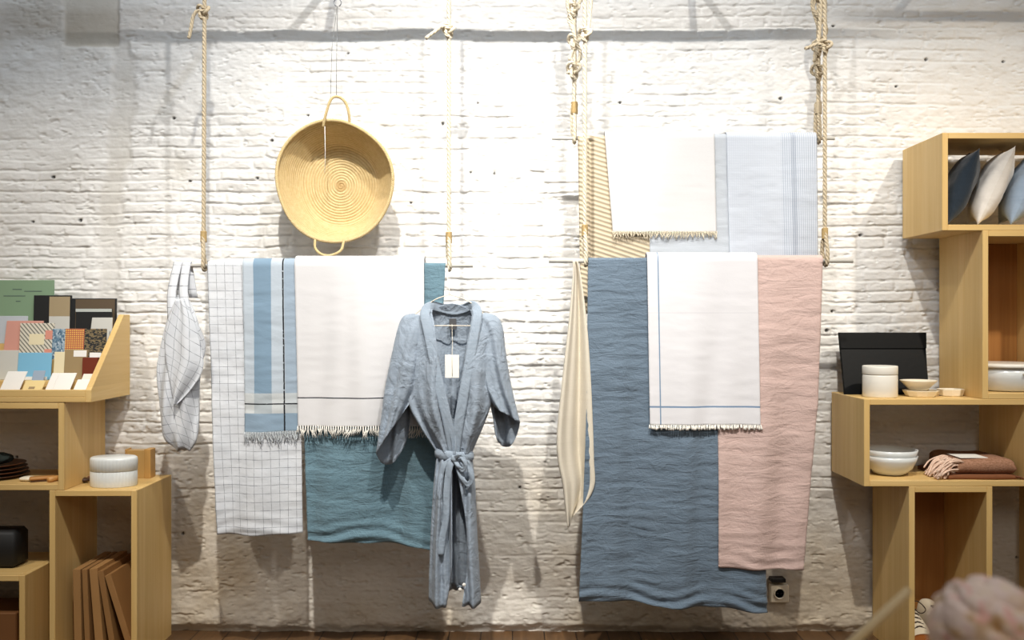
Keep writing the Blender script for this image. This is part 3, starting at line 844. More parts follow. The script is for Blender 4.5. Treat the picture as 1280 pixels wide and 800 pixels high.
# ------------------------------------------------------------------ straw basket
def basket():
    hb, hf = .045, .175                      # bottom and rim distance from the wall
    c = Vector(P(418, 226, hf)); r0 = .212
    root = thing('straw_basket', 'round shallow straw basket with two loop handles hung flat on the wall', 'basket', (c.x, c.y, c.z-r0))
    prof = []
    n = 140
    for i in range(n+1):
        s = i/n
        if s < .56: rr = s/.56*.136; d = hb
        else:
            q = (s-.56)/.44; rr = .136+(r0-.136)*(q**.8); d = hb+(hf-hb)*q**1.15
        prof.append((rr, d))
    # smooth the corner
    A = np.array(prof); 
    for _ in range(26): A[1:-1] = .25*A[:-2]+.5*A[1:-1]+.25*A[2:]
    def rim(q): return 1+.022*math.cos(2*q+1.2)+.018*math.cos(3*q-.6)+.008*math.sin(5*q)
    nu = 144; V = []; attr = []
    L = np.concatenate([[0], np.cumsum(np.hypot(np.diff(A[:, 0]), np.diff(A[:, 1])))])
    coil = .0098
    for side in (0, 1):
        for i in range(n+1):
            for k in range(nu):
                q = 2*PI*k/nu
                s = L[i]/coil+q/(2*PI)
                rg = abs(math.sin(PI*s)); bump = .0036*rg
                w = 1+(rim(q)-1)*(A[i, 0]/r0)**1.5
                rr = A[i, 0]*w; hh = A[i, 1]+(bump if side == 0 else -.006-bump)+.010*math.sin(q*2+.7)*(A[i, 0]/r0)**2
                V.append((c.x+rr*math.cos(q)*.965, -hh, c.z+rr*math.sin(q)*1.03)); attr.append(max(0, 1-rg*2.2)*.75 if A[i, 0] > .02 else .6)
    F = grid_faces(nu, n+1, True); m = (n+1)*nu
    F2 = [[a+m for a in f][::-1] for f in F]; F += F2
    b0 = n*nu
    for k in range(nu): F.append([b0+k, b0+(k+1) % nu, m+b0+(k+1) % nu, m+b0+k])
    o = obj('bowl', V, F, M['straw'], root)
    at = o.data.attributes.new('coil', 'FLOAT', 'POINT'); at.data.foreach_set('value', attr)
    # braided rim
    pr = [(c.x+r0*rim(q)*.965*math.cos(q), -(hf+.002+.010*math.sin(q*2+.7)), c.z+r0*rim(q)*1.03*math.sin(q)) for q in np.linspace(0, 2*PI, 121)]
    rope(pr, .0065, .02).build('rim', M['straw'], root)
    rope(smooth_pts([P(404, 158, hf), P(408, 140, hf+.012), P(414, 124, hf+.015), P(422, 121, hf+.015), P(431, 127, hf+.012), P(436, 141, hf+.008), P(437, 155, hf)], 8), .0055, .018).build('handle', M['straw'], root)
    rope(smooth_pts([P(394, 298, hf), P(394, 310, hf+.02), P(402, 318, hf+.03), P(414, 319, hf+.03), P(426, 313, hf+.02), P(430, 300, hf)], 8), .005, .018).build('handle', M['straw'], root)
    obj('tag_cord', *tube([P(406, 158, hf+.008), P(406.5, 190, hf-.015), P(406, 216, hf-.02)], .0012, 5), M['tag'], root)
    lf = []
    # wire and hook to the bracket
    w = thing('hanging_wire', 'thin wire with a ring hook above the straw basket', 'wire', P(420, 120, hf+.006))
    top = P(422, 8, hf+.006)
    obj('wire', *tube([P(420.5, 119, hf+.015), P(421, 60, hf+.006), (top[0], top[1], top[2])], .0010, 5), M['steel'], w)
    obj('wire', *tube([P(413, 124, hf+.015), P(415, 60, hf+.006), (top[0]-.002, top[1], top[2])], .0008, 5), M['steel'], w)
    rg = [(top[0]+.013*math.sin(q), top[1], top[2]+.013-.013*math.cos(q)) for q in np.linspace(.4, 2*PI-.3, 24)]
    obj('ring_hook', *tube(rg, .0018, 6), M['steel'], w)
    obj('wire', *tube([(top[0], top[1], top[2]+.026), (-.656, top[1]+.002, 2.474), (-.658, top[1]+.002, 2.476)], .0012, 5), M['steel'], w)
basket()

# ------------------------------------------------------------------ pine box shelving
T = .020; DP = .350
def shelf_box(name, label, x0, x1, z0, z1, back=False, y1=-.030, wm=W, group='pine box shelves', front=DP):
    o = thing(name, label, 'shelf', ((x0+x1)/2, -DP/2, z0), group)
    obj('side_panel', *box(x0, x0+T, -front, y1, z0, z1), wm['z'], o, smooth=False)
    obj('side_panel', *box(x1-T, x1, -front, y1, z0, z1), wm['z'], o, smooth=False)
    obj('top_panel', *box(x0+T, x1-T, -front, y1, z1-T, z1), wm['x'], o, smooth=False)
    obj('bottom_panel', *box(x0+T, x1-T, -front, y1, z0, z0+T), wm['x'], o, smooth=False)
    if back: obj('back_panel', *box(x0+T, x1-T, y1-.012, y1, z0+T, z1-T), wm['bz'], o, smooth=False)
    return o
# right unit
FX0 = 1.452; zA, zB, zC = .608, .903, 1.472
shelf_box('wall_shelf_box', 'top pine box holding the cushions at upper right', FX0, 2.42, zC, 1.802)
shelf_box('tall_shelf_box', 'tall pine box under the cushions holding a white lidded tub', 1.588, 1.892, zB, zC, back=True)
shelf_box('wide_shelf_box', 'wide pine box with bowls and folded blanket inside', 1.188, 1.756, zA, zB)
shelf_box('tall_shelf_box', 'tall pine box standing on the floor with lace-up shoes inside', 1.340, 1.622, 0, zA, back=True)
shelf_box('tall_shelf_box', 'pine box at the lower right edge, only its shaded side in view', 1.885, 2.30, 0, zA)
shelf_box('wide_shelf_box', 'pine box beyond the right edge beside the bowls shelf', 1.758, 2.32, zA, zB)
# left unit
shelf_box('wide_shelf_box', 'pine box under the stationery rack with plates and brush', -2.35, -1.512, .595, .890)
shelf_box('tall_shelf_box', 'tall floor-standing pine box with leaning boards inside and oval box on top', -1.562, -1.266, 0, .595)
shelf_box('low_shelf_box', 'low pine box at lower left edge under a black case', -2.20, -1.644, 0, .308)

# stationery rack
def rack():
    x1 = -1.420; x0 = -2.30
    o = thing('stationery_rack', 'pine display rack with sloped side holding notebooks and cards', 'rack', (-1.7, -DP/2, .890))
    z0 = .892
    def side(xa, xb):
        prof = [(-DP, z0), (-DP, .934), (-.085, 1.190), (-.030, 1.190), (-.030, z0)]
        V = [(xa, y, z) for y, z in prof]+[(xb, y, z) for y, z in prof]; n = 5
        F = [list(range(n)), list(range(n, 2*n))[::-1]]+[[i, i+n, (i+1) % n+n, (i+1) % n] for i in range(n)]
        F = [f[::-1] for f in F]
        return V, F
    s = obj('side_panel', *side(x1-T, x1), W['y'], o, smooth=False)
    m = s.modifiers.new('bevel', 'BEVEL'); m.width = .0015; m.segments = 1
    obj('side_panel', *side(x0, x0+T), W['y'], o, smooth=False)
    obj('bottom_panel', *box(x0+T, x1-T, -DP, -.03, z0, z0+.018), W['x'], o, smooth=False)
    obj('front_lip', *box(x0+T, x1-T, -DP, -DP+.018, z0+.018, .934), W['x'], o, smooth=False)
    obj('back_panel', *box(x0+T, x1-T, -.042, -.030, z0+.018, 1.14), W['x'], o, smooth=False)
    for (ya, yb, zt) in TIERS:
        obj('tier', *box(x0+T, x1-T, ya, yb, z0+.018, zt), W['x'], o, smooth=False)
TIERS = [(-.275, -.215, .960), (-.215, -.145, 1.030), (-.145, -.050, 1.085)]
rack()

# stationery: slabs leaning back on the tiers
def slab(name, label, cat, x0, x1, py0, py1, h, mat, th=.006, skew=0, zb=None, lean=.12, group='stationery in the rack', parts=()):
    """x0..x1,py0..py1 are where the slab's front shows; h its distance from the wall at the foot"""
    zt = Z_(py0, h); zb = Z_(py1, h) if zb is None else zb
    xa, xb = X_(x0, h), X_(x1, h)
    L = zt-zb
    def tf(v):
        s = (v.z-zb); return Vector((min(v.x+skew*s, -1.4425), v.y+s*lean, v.z))
    V, F = xform(box(xa, xb, -h, -h+th, zb, zt, .001), tf)
    root = obj(name, V, F, mat, smooth=False); tag(root, label, cat, group)
    for (nm, a0, a1, b0, b1, m2, t2) in parts:
        V, F = xform(box(lerp(xa, xb, a0), lerp(xa, xb, a1), -h-t2, -h+.0005, lerp(zt, zb, b1), lerp(zt, zb, b0), .0004), tf)
        obj(nm, V, F, m2, root, smooth=False)
    return root
C = lambda n, rgb, r=.55, **k: plain(n, rgb, r, **k)
c_green = C('sage_green_card', (132, 160, 130)); c_blackb = C('black_book_cloth', (24, 26, 28)); c_kraft = C('kraft_card', (168, 150, 118)); c_lgrey = C('light_grey_card', (206, 206, 200))
c_brownb = C('dark_brown_cover', (98, 84, 68), .35); c_pinkc = C('dusty_pink_cover', (214, 156, 142)); c_sky = C('sky_blue_card', (128, 190, 224)); c_cream = C('cream_card', (236, 224, 188))
c_olive = C('olive_kraft_cover', (158, 136, 98)); c_rust = C('rust_brown_box', (112, 42, 18)); c_whitec = C('white_card_stock', (242, 240, 236)); c_yel = C('pale_yellow_card', (236, 212, 150)); c_gb = C('grey_blue_card', (150, 166, 186))
c_plastic = C('pale_plastic_sleeve', (196, 204, 212), .2); c_mark = C('grey_print', (84, 104, 96)); c_rose = C('rose_flower', (222, 150, 132)); c_dkblue = C('deep_blue_cover', (52, 78, 108))
def pat(name, fn, rough=.5):
    g = G(name); return g.fin(fn(g), rough)
def p_stripe(g):
    co = g.sep(g.coord()); d = g.math('ADD', co[0], g.math('MULTIPLY', co[2], .9)); return g.mix(g.line(d, .0145, .005), srgb(222, 216, 202), srgb(112, 112, 100))
def p_check(g):
    co = g.sep(g.coord()); l = g.math('MAXIMUM', g.line(co[0], .0075, .0028), g.line(co[2], .0075, .0028)); return g.mix(l, srgb(232, 190, 96), srgb(176, 84, 74))
def p_camo(g):
    v = g.n('ShaderNodeTexVoronoi'); g.L.new(g.map(g.coord(), (32, 32, 60)), v.inputs[0]); s = g.n('ShaderNodeSeparateColor'); g.L.new(v.outputs['Color'], s.inputs[0])
    return g.mix(g.math('GREATER_THAN', s.outputs[0], .55), srgb(30, 36, 40), srgb(128, 112, 82))
def p_blue(g):
    v = g.n('ShaderNodeTexVoronoi'); g.L.new(g.map(g.coord(), (40, 40, 25)), v.inputs[0]); s = g.n('ShaderNodeSeparateColor'); g.L.new(v.outputs['Color'], s.inputs[0])
    return g.ramp(s.outputs[1], [(0, srgb(60, 92, 120)), (.5, srgb(100, 132, 156)), (1, srgb(190, 204, 214))])
m_stripe, m_check, m_camo, m_blue = pat('diagonal_striped_paper', p_stripe), pat('mustard_red_woven_paper', p_check), pat('dark_leaf_patterned_paper', p_camo), pat('blue_facet_patterned_paper', p_blue)
zt3, zt2, zt1, zt0 = 1.0855, 1.0305, .9605, .9105
marks = [('print_mark', .30, .46, .14, .155, c_mark, .0006), ('print_mark', .50, .80, .17, .185, c_mark, .0006), ('print_mark', .15, .52, .245, .26, c_mark, .0006), ('print_mark', .36, .44, .33, .345, c_mark, .0006)]
slab('folder', 'large sage green folder at the back of the stationery rack', 'folder', -8, 66, 350, 0, .075, c_green, zb=zt3, lean=.04, parts=marks)
slab('notebook', 'black notebook with beige and grey panel leaning on the green folder', 'notebook', 41, 88, 369, 0, .095, c_blackb, .010, zb=zt3, lean=.04, parts=[('cover_panel', .42, .97, .03, .44, c_kraft, .0008), ('cover_panel', .42, .97, .44, .95, c_lgrey, .0008)])
slab('notebook', 'dark brown notebook standing at the right of the back row', 'notebook', 88, 144, 373, 0, .098, c_blackb, .012, zb=zt3, lean=.04, parts=[('cover_panel', .10, .98, .02, .97, c_brownb, .0008)])
slab('zip_pouch', 'black zip pouch with silver zip in front of the brown notebook', 'pouch', 94, 139, 386, 0, .118, c_blackb, .008, zb=zt3, lean=.04, parts=[('zip', 0, 1, .0, .09, C('silver_zip', (190, 196, 192), .3), .002)])
slab('card', 'plain pale grey card in front of the black zip pouch', 'card', 111, 155, 397, 0, .137, c_lgrey, .004, zb=zt3, lean=.06, skew=.1)
slab('plastic_sleeve', 'pale blue plastic sleeve at the left edge of the rack', 'sleeve', -6, 34, 395, 0, .142, c_plastic, .003, zb=zt3, lean=.05)
slab('notebook', 'dusty pink notebook behind the striped card', 'notebook', 3, 49, 401, 0, .165, c_pinkc, .006, zb=zt2, lean=.10, skew=.06)
slab('greeting_card', 'diagonally striped card with two rose blooms beside the pink notebook', 'card', 23, 66, 404, 0, .180, m_stripe, .004, zb=zt2, lean=.10, parts=[('flower', .75, 1.0, .2, .45, c_rose, .001), ('flower', .74, .98, .72, .95, c_rose, .001), ('motif', .28, .72, .3, .6, c_cream, .0008)])
slab('greeting_card', 'blue facet patterned card between striped card and mustard notebook', 'card', 64, 81, 411, 0, .184, m_blue, .004, zb=zt2, lean=.10)
slab('notebook', 'mustard and red woven-patterned notebook in the middle row', 'notebook', 80, 105, 411, 0, .186, m_check, .005, zb=zt2, lean=.10)
slab('notebook', 'dark notebook with brown leaf pattern at the right of the middle row', 'notebook', 104, 140, 411, 0, .190, m_camo, .005, zb=zt2, lean=.10)
slab('card', 'small deep blue card beside the sloped rack side', 'card', 138, 143, 414, 0, .165, c_dkblue, .004, zb=zt2, lean=.10)
slab('envelope', 'pale grey envelope at the left edge below the pink notebook', 'envelope', -6, 21, 438, 0, .232, c_lgrey, .004, zb=zt1, lean=.12)
slab('greeting_card', 'sky blue card in the third row of the rack', 'card', 21, 63, 441, 0, .235, c_sky, .005, zb=zt1, lean=.12, parts=[('paper_edge', .2, .9, .88, 1, c_whitec, .001)])
slab('envelope', 'cream card with small grey print beside the sky blue card', 'card', 66, 80, 440, 0, .238, c_cream, .004, zb=zt1, lean=.12, parts=[('print_mark', .3, .7, .78, .88, C('grey_ink', (140, 130, 120)), .0006)])
slab('notebook', 'olive kraft notebook with small white label', 'notebook', 79, 107, 437, 0, .240, c_olive, .006, zb=zt1, lean=.12, parts=[('cover_label', .40, .98, .03, .24, c_whitec, .0008)])
slab('paper_strip', 'white paper strip behind the rust brown box', 'card', 110, 130, 441, 0, .236, c_whitec, .004, zb=zt1, lean=.12)
slab('small_box', 'rust brown little box against the sloped rack side', 'box', 102, 131, 447, 0, .256, c_rust, .014, zb=zt1, lean=.08)
slab('greeting_card', 'white card at the left edge of the front row', 'card', -4, 21, 465, 0, .305, c_whitec, .003, zb=zt0, lean=.45, skew=.22)
slab('greeting_card', 'pale yellow kraft card in the front row', 'card', 24, 49, 476, 0, .318, c_yel, .003, zb=zt0, lean=.45, skew=.2, parts=[('print_mark', .3, .6, .4, .55, c_olive, .0006)])
slab('greeting_card', 'grey blue card behind the yellow kraft card', 'card', 35, 50, 464, 0, .292, c_gb, .003, zb=zt0, lean=.45)
slab('greeting_card', 'narrow white card beside the yellow kraft card', 'card', 53, 62, 467, 0, .312, c_whitec, .003, zb=zt0, lean=.45, skew=.22)
slab('greeting_card', 'wide white folded card in the middle of the front row', 'card', 62, 84, 467, 0, .314, c_whitec, .004, zb=zt0, lean=.45, skew=.22)
slab('greeting_card', 'white boxed card nearest the sloped rack side', 'card', 88, 113, 475, 0, .322, c_whitec, .004, zb=zt0, lean=.42, skew=.25)
slab('envelope', 'ivory strip envelope behind the boxed white card', 'card', 94, 116, 468, 0, .302, C('ivory_paper', (240, 230, 216)), .003, zb=zt0, lean=.42, skew=.2)

# ------------------------------------------------------------------ things on the left boxes
def ell_box():
    z = .595; c = Vector((X_(140, .27), -.255, z)); rx, ry = .079, .060
    o = thing('oval_box', 'white ribbed oval box with flat lid on the tall pine box', 'box', c)
    V = []; n = 160; prof = [(0, 0), (.97, 0), (1, .003), (1, .052), (.985, .0535)]
    for (s, zz) in prof:
        for k in range(n):
            q = 2*PI*k/n; rb = 1+(.006*(1 if (k % 4) < 2 else -1) if 0 < zz < .053 else 0); V.append((c.x+rx*s*rb*math.cos(q), c.y+ry*s*rb*math.sin(q), z+zz))
    obj('box_body', V, grid_faces(n, len(prof), True), M['ceramic_grey'], o)
    V = []; prof = [(.985, .054), (1.012, .055), (1.012, .092), (.99, .098), (.93, .101), (0, .1015)]
    for (s, zz) in prof:
        for k in range(n):
            q = 2*PI*k/n; rb = 1+(.005*(1 if (k % 4) < 2 else -1) if zz < .094 else 0); V.append((c.x+rx*s*rb*math.cos(q), c.y+ry*s*rb*math.sin(q), z+zz))
    obj('lid', V, grid_faces(n, len(prof), True), M['ceramic_grey'], o)
ell_box()
am = glassy('amber_acrylic', (232, 178, 96), .12, .55); am2 = plain('amber_wood_post', (196, 152, 88), .5, 20)
hh = .10
x0, x1 = X_(160, hh), X_(190, hh); zt = Z_(561, hh)
ab = thing('amber_block', 'small amber framed panel behind the white oval box', 'ornament', ((x0+x1)/2, -hh, .595))
obj('panel', *box(x0, x1-.024, -hh-.01, -hh+.03, .595, zt-.004), plain('amber_panel', (196, 158, 98), .3), ab, smooth=False)
obj('frame_post', *box(x1-.024, x1, -hh-.014, -hh+.034, .595, zt), am2, ab, smooth=False)
obj('frame_post', *box(x0-.006, x0, -hh-.014, -hh+.034, .595, zt), am2, ab, smooth=False)
# dark spoon behind oval box
V = []
for j in range(11):
    for i in range(20):
        a, q = PI*j/10, 2*PI*i/20; x, y, _ = P(104, 600, .20); V.append((x+.026*math.sin(a)*math.cos(q), y+.018*math.sin(a)*math.sin(q), .595+.010+.009*math.cos(a)))
sp = obj('spoon_bowl', V, grid_faces(20, 11, True), plain('dark_walnut', (70, 42, 24), .5, 30)); sp.name = 'wooden_spoon'
tag(sp, 'dark wooden spoon lying left of the white oval box', 'spoon')
xx, yy, _ = P(112, 600, .17); obj('handle', *tube([(xx-.02, -.19, .607), (xx+.03, -.13, .612), (xx+.08, -.08, .606)], .005, 8), plain('walnut', (120, 76, 40), .5), sp)
# inside the box under the rack (shelf top at z .615)
zs_ = .615
for k, (rr, cc) in enumerate(((.115, (74, 44, 26)), (.112, (92, 54, 30)), (.108, (84, 50, 28)), (.104, (96, 58, 34)))):
    z = zs_+k*.0125
    o = obj('wooden_plate', *lathe([(0, 0), (rr*.7, 0), (rr, .011), (rr, .013), (rr*.93, .012), (rr*.68, .004), (0, .004)], (X_(-12, .22), -.20, z), 40), plain('dark_wood_plate_%d' % k, cc, .45, 30))
    tag(o, ['lowest dark wooden plate of the stack at the left edge', 'second lowest dark wooden plate of the stack', 'third dark wooden plate up the stack', 'topmost dark wooden plate under the dark cloth'][k], 'plate', 'stack of wooden plates')
V = []
for j in range(10):
    for i in range(24):
        a, q = PI*j/9, 2*PI*i/24; w = 1+.2*math.sin(q*5+j); V.append((X_(-2, .22)+.04*w*math.sin(a)*math.cos(q), -.21+.035*w*math.sin(a)*math.sin(q), zs_+.050+.018+.018*math.cos(a)*(1+.2*math.sin(q*3))))
tag(obj('dark_cloth', V, grid_faces(24, 10, True), plain('dark_green_cloth', (34, 44, 40), .9, 60)), 'bunched dark green cloth on top of the wooden plates', 'cloth')
V = []
for j in range(9):
    for i in range(24):
        a, q = PI*j/8, 2*PI*i/24; V.append((X_(33, .30)+.034*math.sin(a)*math.cos(q)*(1+.15*math.cos(q*3)), -.285+.020*math.sin(a)*math.sin(q), zs_+.009+.009*math.cos(a)))
tag(obj('soap_bar', V, grid_faces(24, 9, True), M['ceramic_warm']), 'small white soap bar beside the wooden plates', 'soap')
br = thing('wooden_brush', 'small flat wooden brush lying next to the white soap', 'brush', (X_(52, .29), -.29, zs_))
def rotz(VF, c, a): 
    ca, sa = math.cos(a), math.sin(a)
    return xform(VF, lambda v: Vector((c[0]+(v.x-c[0])*ca-(v.y-c[1])*sa, c[1]+(v.x-c[0])*sa+(v.y-c[1])*ca, v.z)))
cB = (X_(52, .29), -.285)
obj('brush_back', *rotz(box(cB[0]-.040, cB[0]+.040, cB[1]-.018, cB[1]+.018, zs_+.007, zs_+.017, .004), cB, .5), plain('light_brush_wood', (190, 136, 76), .5, 30), br)
obj('bristles', *rotz(box(cB[0]-.036, cB[0]+.036, cB[1]-.015, cB[1]+.015, zs_, zs_+.007, .001), cB, .5), plain('dark_bristles', (84, 56, 32), .9, 200), br)
a_ = P(62, 0, .31); b_ = P(75, 0, .24)
tag(obj('wooden_stick', *tube([(a_[0], -.315, zs_+.0095), (b_[0]+.018, -.23, zs_+.0095)], .009, 16), plain('honey_wood', (206, 152, 86), .5, 30)), 'short round wooden roller near the right end of that shelf', 'roller')
# black case on the low box
V, F = box(-2.10, X_(19, .27), -.27, -.17, .309, Z_(664, .27), .014)
bc = obj('black_case', V, F, M['black']); tag(bc, 'black case with rounded corners on the low box at the left edge', 'case')
V, F = box(-2.10, -1.70, -.30, -.12, .022, .165, .003)
tag(obj('storage_box', V, F, plain('brown_cardboard', (120, 78, 40), .7, 20), smooth=False), 'brown cardboard box inside the low pine box', 'box')
# leaning boards inside the floor box
bm_ = [plain('brown_board_%d' % k, c, .6, 14) for k, c in enumerate(((158, 118, 72), (148, 108, 64), (164, 122, 74), (144, 104, 60), (154, 112, 66)))]
bl = ['upright brown board leftmost in the floor-standing left box', 'second brown board from the left in the floor box', 'third and thickest upright brown board in the floor box', 'slightly tilted brown board fourth from the left in the floor box', 'most tilted brown board at the right in the floor box']
for k, (px, py, th, an) in enumerate(((92, 714, .026, .02), (102, 714, .018, .04), (113, 713, .028, .08), (122, 716, .020, .16), (131, 721, .022, .30))):
    h = .33; zt = Z_(py, h); xt = X_(px, h)
    V, F = box(-th/2, th/2, -.31, -.06, 0, 1, .0015); out = []
    Lz = (zt-.021)
    for v in V:
        z = v[2]; x = v[0]
        # lean: rotate in XZ around the foot, keeping the top front edge at (xt, zt)
        Lb = Lz/math.cos(an); zz = .021+th/2*math.sin(abs(an))+z*(Lb-.5*th*math.tan(an))*math.cos(an)-x*math.sin(an)*-1*0
        xx2 = xt+(1-z)*Lz*math.tan(an)+x*math.cos(an)
        zz += -x*math.sin(an)*-1
        out.append((xx2, v[1], max(.0205, zz)))
    tag(obj('brown_board', out, F, bm_[k], smooth=False), bl[k], 'board', 'boards in the floor box')

# ------------------------------------------------------------------ things on the right boxes
ztop = zB
def lidded_jar():
    c = (X_(1100, .26), -.26, ztop); r = .058
    o = thing('ceramic_jar', 'white cylindrical jar with flat lid in front of the black portfolio', 'jar', c)
    zt = Z_(457, .26)-ztop; zl = zt*.72
    obj('jar_body', *lathe([(0, 0), (r*.95, 0), (r, .004), (r, zl-.004), (r*.98, zl-.001), (r*.9, zl-.001)], c, 56), M['ceramic'], o)
    obj('lid', *lathe([(r*.9, zl), (r*.99, zl+.0005), (r*1.01, zl+.003), (r*1.01, zt-.003), (r*.985, zt), (r*.95, zt-.001), (0, zt-.001)], c, 56), M['ceramic'], o)
lidded_jar()
def faceted(name, label, px, h, z, r, ht, sides, foot, rot=0):
    c = (X_(px, h), -h, z); V = []; prof = [(0, 0), (foot, 0), (foot+.004, .003), (r, ht-.002), (r, ht), (r-.004, ht), (foot-.002, .006), (0, .006)]
    n = sides; F = []
    for (rr, zz) in prof:
        for k in range(n):
            q = 2*PI*(k+rot)/n; V.append((c[0]+max(rr, 1e-5)*math.cos(q), c[1]+max(rr, 1e-5)*math.sin(q), z+zz))
    F = grid_faces(n, len(prof), True)
    return tag(obj(name, V, F, M['ceramic_warm'], smooth=(sides > 20)), label, 'dish', 'small cream dishes')
faceted('small_bowl', 'flared cream bowl standing on the small flat dish', 1148, .24, ztop+.0225+.0005, .061, .034, 40, .028)
faceted('small_dish', 'flat faceted cream dish under the flared bowl', 1151, .24, ztop, .060, .0225, 10, .046, .5)
faceted('small_dish', 'faceted cream dish alone at the right beside the tall box', 1188, .22, ztop, .046, .025, 9, .036, .3)
def portfolio():
    h = .16
    o = thing('leather_portfolio', 'black leather portfolio with folded flap leaning on the brick wall', 'portfolio', (X_(1108, h), -h, ztop))
    def tf(v):
        s = v.z-ztop; return Vector((v.x, v.y+s*.38, v.z))
    zt = Z_(416, .08)
    def trap(y0, y1, za, zb, xa0, xb0, xa1, xb1):
        V, F = box(0, 1, y0, y1, 0, 1, .012)
        return [tf(Vector((lerp(lerp(xa0, xb0, v[0]), lerp(xa1, xb1, v[0]), v[2]), v[1], lerp(za, zb, v[2])))) for v in V], F
    V, F = trap(-h, -h+.016, ztop, zt, X_(1056, h), X_(1162, h), X_(1049, .08), X_(1157, .08))
    obj('case_body', V, F, M['leather'], o, smooth=False)
    V, F = trap(-h-.005, -h, zt-.056, zt+.001, X_(1050.5, .1), X_(1158, .1), X_(1048.5, .08), X_(1158, .08))
    obj('flap', V, F, plain('black_leather_flap', (3, 4, 5), .5, 60, .1, Specular_IOR_Level=.1), o, smooth=False)
portfolio()
# tub inside tall box
c = (1.742, -.205, ztop+T+.001)
tb = thing('lidded_tub', 'white round tub with clear pale lid in the tall right box', 'tub', c)
rx_ = .128
obj('tub_body', *lathe([(0, 0), (rx_*.80, 0), (rx_*.88, .006), (rx_*.96, .045), (rx_*.98, .080), (rx_*.95, .080)], c, 64), M['ceramic_grey'], tb)
obj('lid', *lathe([(rx_*.96, .0805), (rx_*1.03, .081), (rx_*1.03, .090), (rx_*1.0, .094), (rx_*.9, .096), (0, .096)], c, 64), M['ceramic'], tb)
obj('handle', *box(1.735, 1.79, c[1]-rx_*1.03-.004, c[1]-rx_*.93, c[2]+.058, c[2]+.068, .003), M['tag'], tb)
# nested bowls in the wide box
zi = zA+T
def bowl(z, r, ht, label, yy=-.22, dx=0):
    c = (X_(1112, .22)+dx, yy, z); k = .004
    o = obj('ceramic_bowl', *lathe([(0, 0), (r*.42, 0), (r*.55, .004), (r*.80, ht*.35), (r*.95, ht*.75), (r, ht), (r-k, ht), (r*.92, ht*.75), (r*.76, ht*.38), (r*.5, .010), (0, .009)], c, 64), M['ceramic_grey'])
    return tag(o, label, 'bowl', 'nested bowls')
bowl(zi, .093, .068, 'lower of the two nested pale bowls in the wide box')
bowl(zi+.0195, .0935, .070, 'upper of the two nested pale bowls in the wide box')
# folded blankets
m_bl = None
def blanket_mat():
    g = G('brown_flecked_wool'); co = g.coord(); n = g.noise(g.map(co, (60, 60, 160)), 2, 3, .7); c = g.mix(g.math('MULTIPLY_ADD', n, 2.2, -.6), srgb(124, 86, 58), srgb(180, 136, 112))
    return g.fin(c, .95, g.bump(n, .4, .003))
m_bl = blanket_mat(); m_bl2 = plain('dark_brown_wool', (128, 78, 46), .95, 120)
def folded(x0, x1, y0, y1, z0, z1, lay, mat, name, label):
    """folded cloth: rounded fold at the front, stacked layers; swept along x"""
    prof = []; r = (z1-z0)/2; n = 12
    for i in range(n+1):
        a = -PI/2+PI*i/n; prof.append((y0+r-r*math.cos(a), z0+r+r*math.sin(a)))
    prof += [(y1, z1), (y1, z0)]
    V = []; nx = 30
    for k in range(nx+1):
        u = k/nx; x = lerp(x0, x1, u); e = 1-.25*(abs(2*u-1)**8)
        for (y, z) in prof:
            zz = z0+(z-z0)*e*(1-.05*math.sin(u*6+y*20))+0; V.append((x+.003*math.sin(z*200), y+.004*math.sin(u*7), max(z0, zz)))
    m = len(prof); F = []
    for k in range(nx):
        for i in range(m): F.append([k*m+i, (k+1)*m+i, (k+1)*m+(i+1) % m, k*m+(i+1) % m])
    F.append(list(range(m))); F.append([nx*m+i for i in range(m)][::-1])
    return tag(obj(name, V, F, mat), label, 'blanket')
bx0, bx1 = X_(1190, .28), X_(1262, .28)
b2_ = folded(bx0-.04, bx1-.005, -.335, -.10, zi, zi+.016, 2, m_bl2, 'folded_blanket', 'dark brown folded blanket with fringe, under the flecked one')
b1_ = folded(bx0, bx1, -.325, -.10, zi+.0165, zi+.068, 3, m_bl, 'folded_blanket', 'flecked brown folded blanket with pale fringe and paper label on top')
obj('paper_label', *box(bx0+.02, bx0+.115, -.30, -.20, zi+.0685, zi+.0700, .0005), M['tag'], b1_, smooth=False)
mb = MB(); rng = random.Random(4)
for k in range(60):
    u = rng.random(); y = -.325+.12*u; z = zi+.062-abs(rng.gauss(0, .012))*(1 if u > .3 else 2.4)
    x = bx0+.004; l = rng.uniform(.045, .085)
    mb.add(*tube(smooth_pts([(x+.02, y+.01, z-.002), (x-.015, y-.006, z+.006*rng.random()), (x-.6*l, y-.02*rng.random(), max(zi+.03, z-.012)), (x-l, y-.014-.02*rng.random(), max(zi+.004, z-.05*rng.random()-.025))], 3), .0030, 5))
mb.build('fringe', M['fringe_pink'], b1_)
mb = MB()
for k in range(26):
    y = -.335+.006*k+rng.uniform(-.002, .002); x = bx1-.008; l = rng.uniform(.015, .026)
    mb.add(*tube([(x, y, zi+.010), (x+l*.5, y-.005, zi+.010), (x+l, y-.012+rng.uniform(-.01, .01), zi+.003)], .0022, 5))
    if False: mb.add(*tube([(bx0-.036, y, zi+.010), (bx0-.036-l*.7, y-.005, zi+.012), (bx0-.036-l*1.5, y-.01, zi+.003)], .0022, 5))
mb.build('fringe', M['fringe_brown'], b2_)

